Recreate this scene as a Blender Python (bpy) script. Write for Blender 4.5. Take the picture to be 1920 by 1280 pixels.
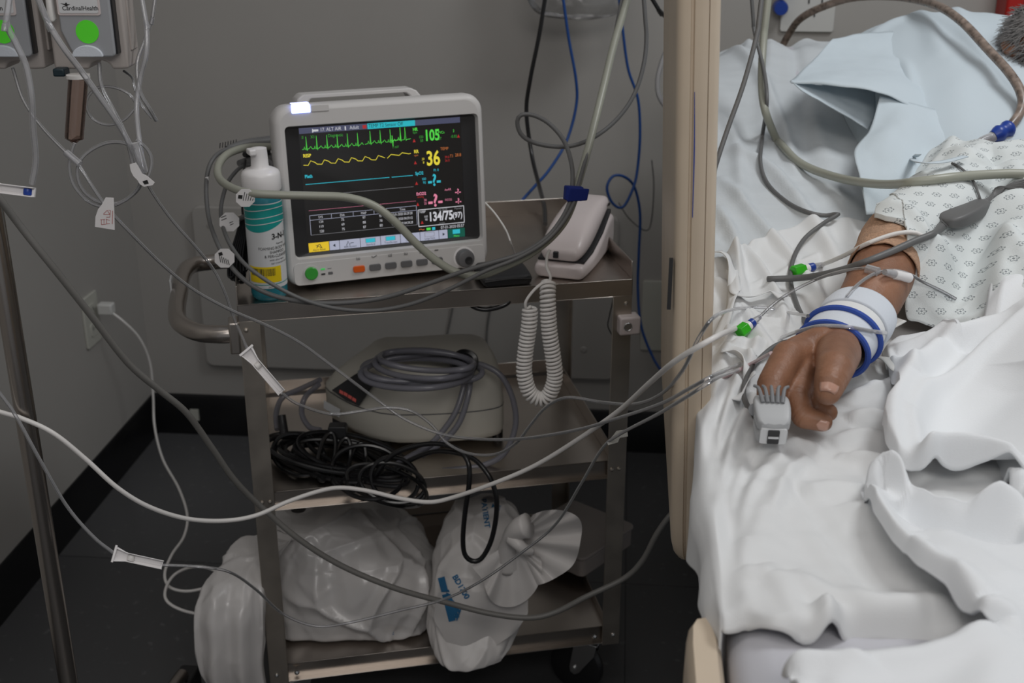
import bpy, bmesh, math, random
import numpy as np
from mathutils import Vector, Matrix, noise as mnoise
random.seed(7)
for _o in list(bpy.data.objects): bpy.data.objects.remove(_o)
S = bpy.context.scene; COL = S.collection; R = math.radians
# ---------------------------------------------------------------- camera, world, lights
TH, FP, CH = R(21.64), 2300.0, 1.40          # downward pitch, focal length in pixels of a 1920 px frame, camera height
cd = bpy.data.cameras.new('camera'); cam = bpy.data.objects.new('camera', cd); COL.objects.link(cam)
cam.location = (0, 0, CH); cam.rotation_euler = (R(90) - TH, 0, 0)
cd.sensor_width = 36; cd.lens = FP/1920*36; cd.clip_start = .05
cd.dof.use_dof = True; cd.dof.focus_distance = 1.48; cd.dof.aperture_fstop = 7.5
S.camera = cam
S.view_settings.view_transform = 'Standard'; S.view_settings.look = 'None'; S.view_settings.gamma = 1
S.view_settings.exposure = 0.0
w = bpy.data.worlds.new('world'); S.world = w; w.use_nodes = True
w.node_tree.nodes['Background'].inputs[0].default_value = (.93, .95, 1, 1)
w.node_tree.nodes['Background'].inputs[1].default_value = .22
def area(name, loc, rot, size, power, col=(1, 1, 1), spread=180):
    l = bpy.data.lights.new(name, 'AREA'); l.shape = 'RECTANGLE'; l.size, l.size_y = size; l.energy = power; l.color = col
    l.spread = R(spread)
    o = bpy.data.objects.new(name, l); COL.objects.link(o); o.location = loc; o.rotation_euler = rot; return o
area('ceiling_light_over_bed', (1.15, 1.5, 2.65), (R(4), R(12), R(-5)), (.5, .7), 11, (.97, .99, 1), 150)
area('front_fill_light', (.35, -.75, 2.45), (R(48), 0, R(-4)), (1.2, .6), 13, (1, .965, .93))  # added fill lamp behind the camera, brightens the rail end and other fronts
area('ceiling_light_room', (-.5, .6, 2.7), (R(8), 0, 0), (1.4, .8), 6, (1, .95, .90))
# ---------------------------------------------------------------- pixel geometry of the photograph, turned into world points
def ray(px, py):
    return np.array([(px-960)/FP, math.cos(TH)-(py-640)/FP*math.sin(TH), -math.sin(TH)-(py-640)/FP*math.cos(TH)])
def PZ(px, py, z):
    d = ray(px, py); return np.array([0, 0, CH]) + d*((z-CH)/d[2])
def PY(px, py, Y):
    d = ray(px, py); return np.array([0, 0, CH]) + d*(Y/d[1])
# ---------------------------------------------------------------- materials
def nd(nt, t, loc=None, **kw):
    n = nt.nodes.new(t)
    for k, v in kw.items():
        if hasattr(n, k) and not k in ('Scale',): setattr(n, k, v)
        else: n.inputs[k].default_value = v
    return n
def mat(name, col, rough=.5, metal=0., spec=.5, bump=0., bscale=300., mott=0., mscale=8., trans=0., sss=0., stretch=None, coat=0., emit=None, estr=0., sheen=0., alpha=1., obj=True):
    m = bpy.data.materials.new(name); m.use_nodes = True; nt = m.node_tree; b = nt.nodes['Principled BSDF']; L = nt.links.new
    b.inputs['Base Color'].default_value = (*col, 1); b.inputs['Roughness'].default_value = rough; b.inputs['Metallic'].default_value = metal
    b.inputs['Specular IOR Level'].default_value = spec; b.inputs['Coat Weight'].default_value = coat
    b.inputs['Transmission Weight'].default_value = trans; b.inputs['Sheen Weight'].default_value = sheen
    b.inputs['Alpha'].default_value = alpha
    if sss: b.inputs['Subsurface Weight'].default_value = sss; b.inputs['Subsurface Radius'].default_value = (.012, .005, .003); b.inputs['Subsurface Scale'].default_value = 1
    if emit: b.inputs['Emission Color'].default_value = (*emit, 1); b.inputs['Emission Strength'].default_value = estr
    tc = nt.nodes.new('ShaderNodeTexCoord'); mp = nt.nodes.new('ShaderNodeMapping'); L(tc.outputs['Object'], mp.inputs[0])
    if stretch: mp.inputs['Scale'].default_value = stretch
    if mott:
        n = nd(nt, 'ShaderNodeTexNoise', **{'Scale': mscale, 'Detail': 6.}); L(mp.outputs[0], n.inputs['Vector'])
        r = nt.nodes.new('ShaderNodeMapRange'); r.inputs[1].default_value = .3; r.inputs[2].default_value = .7
        r.inputs[3].default_value = 1-mott; r.inputs[4].default_value = 1+mott; L(n.outputs['Fac'], r.inputs[0])
        x = nt.nodes.new('ShaderNodeVectorMath'); x.operation = 'SCALE'; x.inputs[0].default_value = col; L(r.outputs[0], x.inputs['Scale'])
        L(x.outputs[0], b.inputs['Base Color'])
        r2 = nt.nodes.new('ShaderNodeMath'); r2.operation = 'MULTIPLY'; r2.inputs[1].default_value = rough; L(r.outputs[0], r2.inputs[0]); L(r2.outputs[0], b.inputs['Roughness'])
    if bump:
        n = nd(nt, 'ShaderNodeTexNoise', **{'Scale': bscale, 'Detail': 3.}); L(mp.outputs[0], n.inputs['Vector'])
        bp = nd(nt, 'ShaderNodeBump', **{'Strength': bump, 'Distance': .001}); L(n.outputs['Fac'], bp.inputs['Height']); L(bp.outputs[0], b.inputs['Normal'])
    return m
def clearmat(name, tint=(.9, .9, .92), body=.12, bodycol=(.75, .75, .76), edge=.75, rough=.08):
    """thin clear plastic: see-through in the middle, brighter and glossy towards its edges"""
    m = bpy.data.materials.new(name); m.use_nodes = True; nt = m.node_tree; nt.nodes.clear(); L = nt.links.new
    out = nt.nodes.new('ShaderNodeOutputMaterial'); tr = nt.nodes.new('ShaderNodeBsdfTransparent'); tr.inputs[0].default_value = (*tint, 1)
    df = nt.nodes.new('ShaderNodeBsdfDiffuse'); df.inputs[0].default_value = (*bodycol, 1)
    gl = nt.nodes.new('ShaderNodeBsdfGlossy'); gl.inputs['Roughness'].default_value = rough
    lw = nt.nodes.new('ShaderNodeLayerWeight'); lw.inputs[0].default_value = .35
    mr = nt.nodes.new('ShaderNodeMapRange'); mr.inputs[1].default_value = .2; mr.inputs[2].default_value = 1; mr.inputs[3].default_value = body; mr.inputs[4].default_value = edge
    L(lw.outputs['Facing'], mr.inputs[0])
    a = nt.nodes.new('ShaderNodeMixShader'); L(mr.outputs[0], a.inputs[0]); L(tr.outputs[0], a.inputs[1]); L(df.outputs[0], a.inputs[2])
    fr = nt.nodes.new('ShaderNodeFresnel'); fr.inputs[0].default_value = 1.6
    c = nt.nodes.new('ShaderNodeMixShader'); L(fr.outputs[0], c.inputs[0]); L(a.outputs[0], c.inputs[1]); L(gl.outputs[0], c.inputs[2]); L(c.outputs[0], out.inputs[0])
    return m
def srgb(r, g, b):
    f = lambda c: ((c/255+.055)/1.055)**2.4 if c/255 > .04045 else c/255/12.92
    return (f(r), f(g), f(b))
M = dict(
 wall=mat('wall_paint', (.40, .385, .365), .6, bump=.12, bscale=220, mott=.03, mscale=2.5),
 panel=mat('panel_paint', (.38, .365, .345), .55, bump=.05, mott=.02),
 base=mat('black_vinyl_base', (.006, .006, .007), .35, mott=.2),
 steel=mat('brushed_steel', (.50, .46, .42), .34, 1., mott=.08, mscale=14),
 steelx=mat('brushed_steel_shelf', (.50, .455, .415), .30, 1., mott=.07, mscale=10, stretch=(1, 1, 1)),
 steeld=mat('worn_steel_post', (.50, .455, .40), .42, 1., mott=.12, mscale=16, stretch=(1, 1, 1)),
 pole=mat('satin_steel_tube', (.46, .42, .385), .26, 1.),
 chrome=mat('chrome', (.75, .75, .74), .15, 1.),
 zinc=mat('zinc_plate', (.5, .5, .5), .35, 1., mott=.1),
 black=mat('black_rubber', (.012, .012, .013), .38, bump=.1),
 blackp=mat('black_plastic', (.02, .02, .022), .45, bump=.08),
 leather=mat('black_leather', (.018, .018, .02), .5, bump=.5, bscale=500),
 monwhite=mat('monitor_plastic', (.60, .585, .575), .45, bump=.05, bscale=900),
 beigephone=mat('phone_plastic', (.62, .55, .54), .33, bump=.04, bscale=900),
 bezel=mat('dark_bezel', (.022, .022, .024), .45, bump=.05),
 beige=mat('rail_plastic', (.60, .50, .385), .42, bump=.06, bscale=700, mott=.05, mscale=10),
 beige2=mat('rail_inner_plastic', (.56, .53, .42), .42, bump=.06, bscale=700, mott=.04, mscale=10),
 plate=mat('outlet_plate', (.50, .50, .45), .4), platew=mat('white_plate', (.62, .62, .6), .4),
 white=mat('white_plastic', (.82, .80, .80), .35), whitel=mat('white_lead', (.74, .72, .70), .42),
 green=mat('green_plastic', srgb(52, 175, 30), .3), greensticker=mat('green_sticker', srgb(95, 240, 50), .6),
 blue=mat('blue_plastic', srgb(28, 62, 150), .35), bluetie=mat('blue_hook_tape', srgb(10, 36, 120), .8, bump=.6, bscale=900),
 bluecable=mat('blue_cable', srgb(18, 68, 135), .45), greycable=mat('grey_cable', (.125, .125, .125), .48), greyhose=mat('grey_hose', (.17, .165, .155), .4),
 hose=mat('sage_hose', (.33, .335, .28), .38), purple=mat('grey_blue_tubing', (.20, .20, .235), .25, spec=.6, alpha=.72),
 pump=mat('pump_plastic', (.60, .575, .51), .4, bump=.04), pumptan=mat('pump_taupe', (.44, .40, .375), .42, bump=.05), pumpgrey=mat('pump_grey_door', (.34, .35, .37), .4),
 label=mat('paper_label', (.66, .67, .68), .5), ink=mat('black_ink', (.015, .015, .015), .6), redink=mat('red_ink', (.45, .10, .09), .6), blueink=mat('blue_ink', srgb(35, 105, 150), .6),
 teal=mat('teal_print', srgb(20, 150, 145), .45), yellow=mat('yellow_sticker', srgb(235, 205, 20), .5), tealliq=mat('teal_liquid_bottle', srgb(45, 125, 140), .18, spec=.6),
 orange=mat('orange_button', srgb(225, 95, 20), .4), greybtn=mat('grey_button', (.13, .13, .135), .45), greenbtn=mat('green_button', srgb(60, 160, 60), .35),
 cable=mat('black_cord', (.008, .008, .009), .28, spec=.6), red=mat('red_box', srgb(175, 25, 18), .4),
 sheet=mat('white_sheet', (.74, .75, .755), .85, spec=.2, bump=.22, bscale=900, sheen=.1), fitted=mat('fitted_sheet', (.60, .635, .66), .9, spec=.15, bump=.5, bscale=600, stretch=(.35, 1, 1), mott=.03, mscale=40),
 greyside=mat('grey_mattress_cover', (.56, .56, .60), .8, spec=.2, bump=.2, bscale=700), pillow=mat('pillowcase', (.575, .65, .70), .9, spec=.15, bump=.3, bscale=800),
 blanket=mat('white_blanket', (.80, .82, .84), .9, spec=.15, bump=.25, bscale=700, sheen=.15),
 foam=mat('foam_cuff', (.64, .68, .74), .85, bump=.3, bscale=500), bluestripe=mat('blue_binding', srgb(48, 78, 160), .8, bump=.3),
 skinnail=mat('nail', (.48, .27, .20), .28, coat=.3), clip=mat('clip_grey', (.44, .45, .46), .45), cliprub=mat('clip_rubber', (.2, .205, .215), .55),
 spit=mat('corrugated_hose', (.22, .17, .14), .35, mott=.5, mscale=90), bandage=mat('elastic_bandage', (.42, .26, .17), .9, bump=1., bscale=420, mott=.22, mscale=260, stretch=(1, 1, 2.4)),
 card=mat('cardboard', (.16, .125, .10), .8, mott=.05), hair=mat('grey_hair', (.20, .19, .18), .5),
 tape=mat('medical_tape', (.55, .55, .52), .8, bump=.6, bscale=500),
)
M['clear'] = clearmat('clear_tubing', body=.13, edge=.78, bodycol=(.95, .95, .96), rough=.12)  # pale rim colour stands in for bright highlights along the tubes
M['clearw'] = clearmat('clear_tubing_milky', body=.24, edge=.8, bodycol=(.95, .95, .97), rough=.15)
M['clearg'] = clearmat('clear_hose_grey', tint=(.8, .8, .8), body=.35, edge=.8, bodycol=(.40, .40, .39))
M['amber'] = clearmat('amber_chamber', tint=(.93, .80, .74), body=.05, edge=.42, bodycol=(.62, .42, .35))
M['film'] = clearmat('clear_bag_film', tint=(.9, .9, .9), body=.10, edge=.35, bodycol=(.6, .6, .6), rough=.12)
M['bag'] = mat('white_bag_film', (.62, .60, .59), .30, spec=.55, alpha=.95, bump=.15, bscale=60, coat=.15)
M['bag2'] = mat('printed_bag_film', (.68, .655, .64), .34, spec=.5, alpha=.93, bump=.15, bscale=60)
def emis(name, col, s):
    m = bpy.data.materials.new(name); m.use_nodes = True; nt = m.node_tree; b = nt.nodes['Principled BSDF']
    b.inputs['Base Color'].default_value = (0, 0, 0, 1); b.inputs['Emission Color'].default_value = (*col, 1); b.inputs['Emission Strength'].default_value = s; b.inputs['Roughness'].default_value = .3
    return m
# floor: dark vinyl with fine flecks and seams
def floormat():
    m = mat('dark_vinyl_floor', (.075, .076, .08), .45, bump=.15, bscale=150); nt = m.node_tree; L = nt.links.new; b = nt.nodes['Principled BSDF']
    tc = nt.nodes.new('ShaderNodeTexCoord'); br = nd(nt, 'ShaderNodeTexBrick', **{'Scale': 1., 'Mortar Size': .0016, 'Brick Width': .61, 'Row Height': .61}); br.offset = 0
    br.inputs[1].default_value = (.080, .081, .084, 1); br.inputs[2].default_value = (.068, .069, .072, 1); br.inputs[3].default_value = (.03, .03, .032, 1)
    L(tc.outputs['Object'], br.inputs[0]); n = nd(nt, 'ShaderNodeTexNoise', **{'Scale': 45., 'Detail': 8.}); L(tc.outputs['Object'], n.inputs['Vector'])
    cr = nt.nodes.new('ShaderNodeMapRange'); cr.inputs[1].default_value = .62; cr.inputs[2].default_value = .75; L(n.outputs['Fac'], cr.inputs[0])
    mx = nt.nodes.new('ShaderNodeMix'); mx.data_type = 'RGBA'; L(cr.outputs[0], mx.inputs[0]); L(br.outputs[0], mx.inputs[6]); mx.inputs[7].default_value = (.13, .13, .135, 1); L(mx.outputs[2], b.inputs['Base Color'])
    return m
M['floor'] = floormat()
# ---------------------------------------------------------------- mesh builder
def rot(rx=0, ry=0, rz=0): return Matrix.Rotation(rz, 3, 'Z') @ Matrix.Rotation(ry, 3, 'Y') @ Matrix.Rotation(rx, 3, 'X')
def cat(P, n, closed=False):
    """Catmull-Rom resampling of a polyline, evenly by arc length"""
    P = np.array(P, float); k = len(P)
    if k == 2: t = np.linspace(0, 1, n)[:, None]; return P[0]*(1-t)+P[1]*t
    E = np.vstack([P[-1], P, P[0], P[1]]) if closed else np.vstack([2*P[0]-P[1], P, 2*P[-1]-P[-2]])
    out = []
    for i in range(1, len(E)-2):
        t = np.linspace(0, 1, 24, endpoint=False)[:, None]; a, b, c, d = E[i-1], E[i], E[i+1], E[i+2]
        out.append(.5*((2*b)+(-a+c)*t+(2*a-5*b+4*c-d)*t**2+(-a+3*b-3*c+d)*t**3))
    out = np.vstack(out+[E[-2][None]]); s = np.concatenate([[0], np.cumsum(np.linalg.norm(np.diff(out[:, :3], axis=0), axis=1))])
    q = np.linspace(0, s[-1], n, endpoint=not closed); return np.stack([np.interp(q, s, out[:, j]) for j in range(out.shape[1])], 1)
class MB:
    def __init__(s): s.v = []; s.f = []; s.m = []; s.cur = 0; s.T = None
    def add(s, V, F, mi=None):
        o = len(s.v)
        for p in V:
            q = Vector([float(c) for c in p]); s.v.append(tuple(s.T @ q) if s.T is not None else tuple(q))
        for f in F: s.f.append([i+o for i in f]); s.m.append(s.cur if mi is None else mi)
        return s
    def box(s, c, d, r=None, mi=None):
        c = Vector(c); V = [c + ((r or Matrix.Identity(3)) @ Vector((x*d[0]/2, y*d[1]/2, z*d[2]/2))) for x in (-1, 1) for y in (-1, 1) for z in (-1, 1)]
        return s.add(V, [(0, 1, 3, 2), (4, 6, 7, 5), (0, 4, 5, 1), (2, 3, 7, 6), (0, 2, 6, 4), (1, 5, 7, 3)], mi)
    def prism(s, P, a, b, axis='z', r=None, c=(0, 0, 0), mi=None):
        """2-D outline P extruded from a to b along an axis"""
        n = len(P); f = {'z': lambda p, h: (p[0], p[1], h), 'y': lambda p, h: (p[0], h, p[1]), 'x': lambda p, h: (h, p[0], p[1])}[axis]
        V = [f(p, a) for p in P]+[f(p, b) for p in P]; V = [Vector(c)+((r or Matrix.Identity(3)) @ Vector(v)) for v in V]
        return s.add(V, [tuple(range(n))[::-1], tuple(range(n, 2*n))]+[(i, (i+1) % n, n+(i+1) % n, n+i) for i in range(n)], mi)
    def tube(s, P, r, n=10, res=None, closed=False, mi=None, cap=True, ell=1.):
        P = np.array([[float(c) for c in p] for p in P]); Q = P if res is None else cat(P, res, closed)
        k = len(Q); rr = np.full(k, r) if np.isscalar(r) else np.interp(np.linspace(0, 1, k), np.linspace(0, 1, len(r)), r)
        T = np.gradient(Q, axis=0) if not closed else np.roll(Q, -1, 0)-np.roll(Q, 1, 0); T /= np.linalg.norm(T, axis=1)[:, None]+1e-12
        u = np.cross(T[0], [0, 0, 1]);
        if np.linalg.norm(u) < 1e-3: u = np.cross(T[0], [0, 1, 0])
        u /= np.linalg.norm(u); V = []
        for i in range(k):
            u = u-T[i]*(u@T[i]); u /= np.linalg.norm(u)+1e-12; b = np.cross(T[i], u)
            for j in range(n):
                a = 2*math.pi*j/n; V.append(Q[i]+rr[i]*(u*math.cos(a)+b*math.sin(a)*ell))
        F = [(i*n+j, i*n+(j+1) % n, (i+1) % k*n+(j+1) % n, (i+1) % k*n+j) for i in range(k if closed else k-1) for j in range(n)]
        if cap and not closed: F += [tuple(range(n))[::-1], tuple(range((k-1)*n, k*n))]
        return s.add(V, F, mi)
    def cyl(s, a, b, r, n=20, mi=None): return s.tube([a, b], r if not isinstance(r, tuple) else list(r), n, mi=mi)
    def lathe(s, prof, c=(0, 0, 0), n=28, r=None, mi=None, sx=1., sy=1.):
        V = [Vector(c)+((r or Matrix.Identity(3)) @ Vector((p[0]*math.cos(2*math.pi*j/n)*sx, p[0]*math.sin(2*math.pi*j/n)*sy, p[1]))) for p in prof for j in range(n)]
        k = len(prof); F = [(i*n+j, i*n+(j+1) % n, (i+1)*n+(j+1) % n, (i+1)*n+j) for i in range(k-1) for j in range(n)]
        if prof[0][0] > 1e-5: F.append(tuple(range(n))[::-1])
        if prof[-1][0] > 1e-5: F.append(tuple(range((k-1)*n, k*n)))
        return s.add(V, F, mi)
    def grid(s, G, mi=None, closed=False):
        """G: array (rows, cols, 3)"""
        a, b = G.shape[:2]; return s.add(G.reshape(-1, 3), [(i*b+j, i*b+(j+1) % b, (i+1)*b+(j+1) % b, (i+1)*b+j) for i in range(a-1) for j in range(b if closed else b-1)], mi)
    def text(s, t, size, fn, mi=None, align='CENTER', sx=1., thick=0.):
        """lettering; fn maps the flat text plane (x, y) to a point"""
        c = bpy.data.curves.new('lettering', 'FONT'); c.body = t; c.size = size; c.align_x = align; c.align_y = 'CENTER'; c.resolution_u = 3; c.offset = thick
        o = bpy.data.objects.new('lettering', c); me = bpy.data.meshes.new_from_object(o); V = [fn(v.co.x*sx, v.co.y) for v in me.vertices]; F = [tuple(p.vertices) for p in me.polygons]
        bpy.data.objects.remove(o); bpy.data.curves.remove(c); bpy.data.meshes.remove(me); return s.add(V, F, mi)
    def build(s, name, mats, parent=None, smooth=True, bevel=0., subsurf=0, solid=0., ang=40, seg=3, uv=None, soff=-1.):
        me = bpy.data.meshes.new(name); me.from_pydata(s.v, [], s.f); me.validate(verbose=False)
        for m in (mats if isinstance(mats, (list, tuple)) else [mats]): me.materials.append(M[m] if isinstance(m, str) else m)
        if len(me.polygons) == len(s.m): me.polygons.foreach_set('material_index', s.m)
        bm = bmesh.new(); bm.from_mesh(me); bmesh.ops.recalc_face_normals(bm, faces=bm.faces) if not s.T == 'x' else None; bm.to_mesh(me); bm.free()
        if smooth:
            me.polygons.foreach_set('use_smooth', [True]*len(me.polygons)); me.set_sharp_from_angle(angle=R(ang))
        o = bpy.data.objects.new(name, me); COL.objects.link(o)
        if parent is not None: o.parent = parent
        if solid: k = o.modifiers.new('s', 'SOLIDIFY'); k.thickness = solid; k.offset = soff
        if bevel: k = o.modifiers.new('b', 'BEVEL'); k.width = bevel; k.segments = seg; k.limit_method = 'ANGLE'; k.angle_limit = R(35); k.harden_normals = False
        if subsurf: k = o.modifiers.new('u', 'SUBSURF'); k.levels = k.render_levels = subsurf
        return o
def tag(o, label=None, cat_=None, group=None, kind=None):
    if label: o['label'] = label
    if cat_: o['category'] = cat_
    if group: o['group'] = group
    if kind: o['kind'] = kind
    return o
def thing(name, label, cat_, loc=(0, 0, 0), rz=0., rx=0., group=None):
    o = bpy.data.objects.new(name, None); COL.objects.link(o); o.location = loc; o.rotation_euler = (rx, 0, rz); o.empty_display_size = .05
    return tag(o, label, cat_, group)
def rrect(w, h, r, n=6, cx=0., cy=0.):
    P = []
    for sx, sy, a0 in ((1, 1, 0), (-1, 1, 90), (-1, -1, 180), (1, -1, 270)):
        for i in range(n+1):
            a = R(a0+90*i/n); P.append((cx+sx*(w/2-r)+r*math.cos(a), cy+sy*(h/2-r)+r*math.sin(a)))
    return P
def rel(parent, P):
    """world points into a parent's local frame (location + rotation only)"""
    Mi = (Matrix.Translation(parent.location) @ parent.rotation_euler.to_matrix().to_4x4()).inverted(); return [tuple(Mi @ Vector([float(c) for c in p])) for p in P]
# ---------------------------------------------------------------- room (its corner stands left of the cart)
RC = Vector((-.925, 2.89, 0)); RY = R(-5.2)
def RW(u, v, z=0): return RC + Vector((u*math.cos(RY)-v*math.sin(RY), u*math.sin(RY)+v*math.cos(RY), z))
def roomobj(name, mb, m, kind='structure', **k):
    o = mb.build(name, m, **k); o.location = RC; o.rotation_euler = (0, 0, RY)
    if kind: o['kind'] = kind
    return o
roomobj('floor', MB().box((1.6, -1.9, -.02), (3.6, 4.2, .04)), 'floor')
roomobj('wall_back', MB().box((1.6, .05, 1.35), (3.4, .1, 2.7)), 'wall')
roomobj('wall_left', MB().box((-.05, -1.9, 1.35), (.1, 4.0, 2.7)), 'wall')
roomobj('baseboard_back', MB().prism([(0, 0), (-.006, 0), (-.006, .105), (-.002, .113), (0, .113)], 0.004, 3.2, 'x'), 'base', bevel=.001)
roomobj('baseboard_left', MB().prism([(0, 0), (.006, 0), (.006, .105), (.002, .113), (0, .113)], -3.8, 0, 'y'), 'base', bevel=.001)
o = roomobj('trim_1', MB().prism(rrect(1.026, .415, .02, cx=.668, cy=.4075), -.018, 0, 'y'), 'panel', bevel=.003)
for (x, z) in ((1.106, .279), (.20, .57), (1.14, .57)):
    q = MB().lathe([(0, 0), (.006, 0), (.008, .002), (.008, .003)], n=14, r=rot(R(-90)), c=(x, -.021, z)).build('screw', 'panel', o)
# ---------------------------------------------------------------- steel cart
CY = R(11.39); CO = (-.401, 1.681, 0)
cart = thing('utility_cart', 'three-shelf stainless steel utility cart with a tubular push handle standing by the grey wall', 'cart', CO, CY)
W_, D_ = .60, .39
def CW(x, y, z): return Vector(CO)+Vector((x*math.cos(CY)-y*math.sin(CY), x*math.sin(CY)+y*math.cos(CY), z))
def CLP(px, py, z):
    p = PZ(px, py, z)-np.array(CO); c, s = math.cos(CY), math.sin(CY); return Vector((p[0]*c+p[1]*s, -p[0]*s+p[1]*c, z))
for nm, z, lip in (('top_shelf', .79, .028), ('middle_shelf', .473, .028), ('bottom_shelf', .150, .016)):
    x0 = .0 if z > .7 else .022; mb = MB(); ap = .027
    mb.box((W_/2, D_/2, z-.0012), (W_-2*x0, D_-2*x0*.5, .0024))
    mb.box((W_/2, .001 if z > .7 else .012, z-ap/2), (W_-2*x0, .002, ap)); mb.box((W_/2, .006, z-ap), (W_-2*x0-.01, .012, .0015))
    for x in (x0+.001, W_-x0-.001):
        mb.box((x, D_/2, z-ap/2), (.002, D_, ap)); 
        if z > .7: mb.prism([(.0, z), (D_, z), (D_, z+lip), (.004, z+lip)], x-.001, x+.001, 'x')
        else: mb.box((x, D_/2, z+lip/2), (.002, D_-.03, lip))
    mb.box((W_/2, D_-.001, z-ap/2+lip/2), (W_-2*x0, .002, ap+lip))
    mb.build(nm, 'steelx', cart, bevel=.0012, seg=2)
for i, (x, y) in enumerate(((0, 0), (W_, 0), (0, D_), (W_, D_))):
    sx = 1 if x == 0 else -1; sy = 1 if y == 0 else -1; t = .0025; wl = .031; wd = .022
    P = [(x, y), (x+sx*wl, y), (x+sx*wl, y+sy*t), (x+sx*t, y+sy*t), (x+sx*t, y+sy*wd), (x, y+sy*wd)]
    z0 = .118; mb = MB().prism(P, z0, .764); l = mb.build('leg', 'steeld', cart, bevel=.0008, seg=2)
    for (hx, hz) in (((.012, .138), (.012, .462), (.024, .462), (.010, .75)) if sy > 0 else ((.012, .138),)):
        MB().lathe([(0, 0), (.0038, 0), (.0032, .0018), (0, .003)], n=12, r=rot(R(90)), c=(x+sx*hx, y-sy*.0002, hz)).build('bolt', 'chrome' if hz < .2 else 'steeld', l)
for x in (.045, W_-.045): MB().lathe([(0, 0), (.0045, 0), (.0036, .0025), (0, .0042)], n=12, r=rot(R(90)), c=(x, .0, .139)).build('rim_bolt', 'chrome', cart)
# push handle: a loop at the left end
hz = .742
hP = [CLP(462, 622, hz), (-.03, .012, hz), (-.062, .028, hz), (-.088, .065, hz+.003), (-.095, .12, hz+.004), (-.095, .20, hz+.004), (-.094, .29, hz+.004), (-.082, .345, hz+.003), (-.05, .368, hz), (0, .372, hz)]
hP[0] = (.0, .010, hz)
h = MB().tube(hP, .0135, 20, 90).build('push_handle', 'pole', cart)
MB().box((-.007, .012, hz-.003), (.016, .032, .05)).build('handle_bracket', 'steel', h, bevel=.003)
MB().box((-.007, .375, hz-.003), (.016, .032, .05)).build('handle_bracket', 'steel', h, bevel=.003)
q = MB().box((-.1075, .215, hz+.012), (.003, .03, .028)).build('asset_sticker', 'label', h, bevel=.001); q['label'] = 'small white asset sticker'
MB().box((-.1095, .215, hz+.014), (.001, .014, .014)).build('printed_code_block', 'ink', q)
# casters
for (x, y) in ((.045, .035), (W_-.045, .035), (.045, D_-.035), (W_-.045, D_-.035)):
    c = thing('caster', None, None, (x, y, 0), 0); c.parent = cart; c.rotation_euler = (0, 0, R(-38 if x > .3 else 20))
    MB().lathe([(0, .122), (.017, .122), (.019, .118), (.019, .112), (.015, .108), (0, .108)], n=24).build('swivel', 'chrome', c)
    mb = MB()
    for s_ in (-1, 1): mb.prism([(-.022, .108), (.02, .108), (.016, .085), (-.012, .042), (-.020, .036), (-.029, .040), (-.031, .05), (-.028, .07)], s_*.0145, s_*.0125, 'y')
    mb.box((0, 0, .107), (.042, .029, .003)); mb.build('fork', 'zinc', c, bevel=.001, seg=2)
    wl_ = MB().lathe([(.018, -.010), (.040, -.011), (.047, -.009), (.050, -.004), (.050, .004), (.047, .009), (.040, .011), (.018, .010)], n=40, r=rot(R(90)), c=(-.022, 0, .050)).build('wheel', 'black', c)
    MB().cyl((-.022, -.018, .050), (-.022, .018, .050), .0045).build('axle', 'chrome', wl_)
# beige corner clamp on right leg
j = thing('clamp_box', None, None, (0, 0, 0)); j.parent = cart
MB().box((.594, -.002, .7175), (.034, .028, .030)).build('clamp_body', 'beigephone', j, bevel=.0035)
MB().lathe([(0, 0), (.007, 0), (.0062, .001), (.0045, -.001), (0, -.003)], n=20, r=rot(R(90)), c=(.590, -.0165, .7175)).build('socket_screw', 'zinc', j)
tag(j, 'beige plastic clamp block with recessed screw')
# ---------------------------------------------------------------- patient monitor
mon = thing('patient_monitor', 'light grey bedside patient monitor with a lit vital-signs screen on the cart top', 'monitor', (-.1919, 1.8088, CH-.4623), R(19.87), R(-5.81))
PR = rrect(.318, .268, .024, 8, cx=-.002, cy=-.0075)
def ring(s, y, dz=0): 
    return [(p[0]*s[0]+(-.002)*(1-s[0]), y, (p[1]+.0075)*s[1]-.0075+dz) for p in PR]
rs = [ring((.945, .94), -.0125), ring((.975, .97), -.0115), ring((.992, .99), -.007), ring((1, 1), .002), ring((1, 1), .022), ring((.99, .985), .030), ring((.97, .96), .036), ring((.955, .94), .075), ring((.92, .90), .115), ring((.88, .86), .128)]
k = len(PR); mb = MB(); V = [p for r_ in rs for p in r_]
F = [(i*k+j, i*k+(j+1) % k, (i+1)*k+(j+1) % k, (i+1)*k+j) for i in range(1, len(rs)-1) for j in range(k)]+[tuple(range((len(rs)-1)*k, len(rs)*k))]
# front face with an opening for the screen recess
BW0, BH0 = .294, .1965; inn = [(p[0], -.0125, p[1]) for p in rrect(BW0, BH0, .007, 8, cx=.001, cy=-.001)]; inn2 = [(p[0], -.003, p[1]) for p in rrect(BW0-.004, BH0-.004, .006, 8, cx=.001, cy=-.001)]
mb.add(V, F+[(j, (j+1) % k, k+(j+1) % k, k+j) for j in range(k)])
mb.add([rs[0][j] for j in range(k)]+inn+inn2, [(j, (j+1) % k, k+(j+1) % k, k+j) for j in range(k)]+[(k+j, k+(j+1) % k, 2*k+(j+1) % k, 2*k+j) for j in range(k)])
mb.build('housing', 'monwhite', mon, ang=50)
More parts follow.
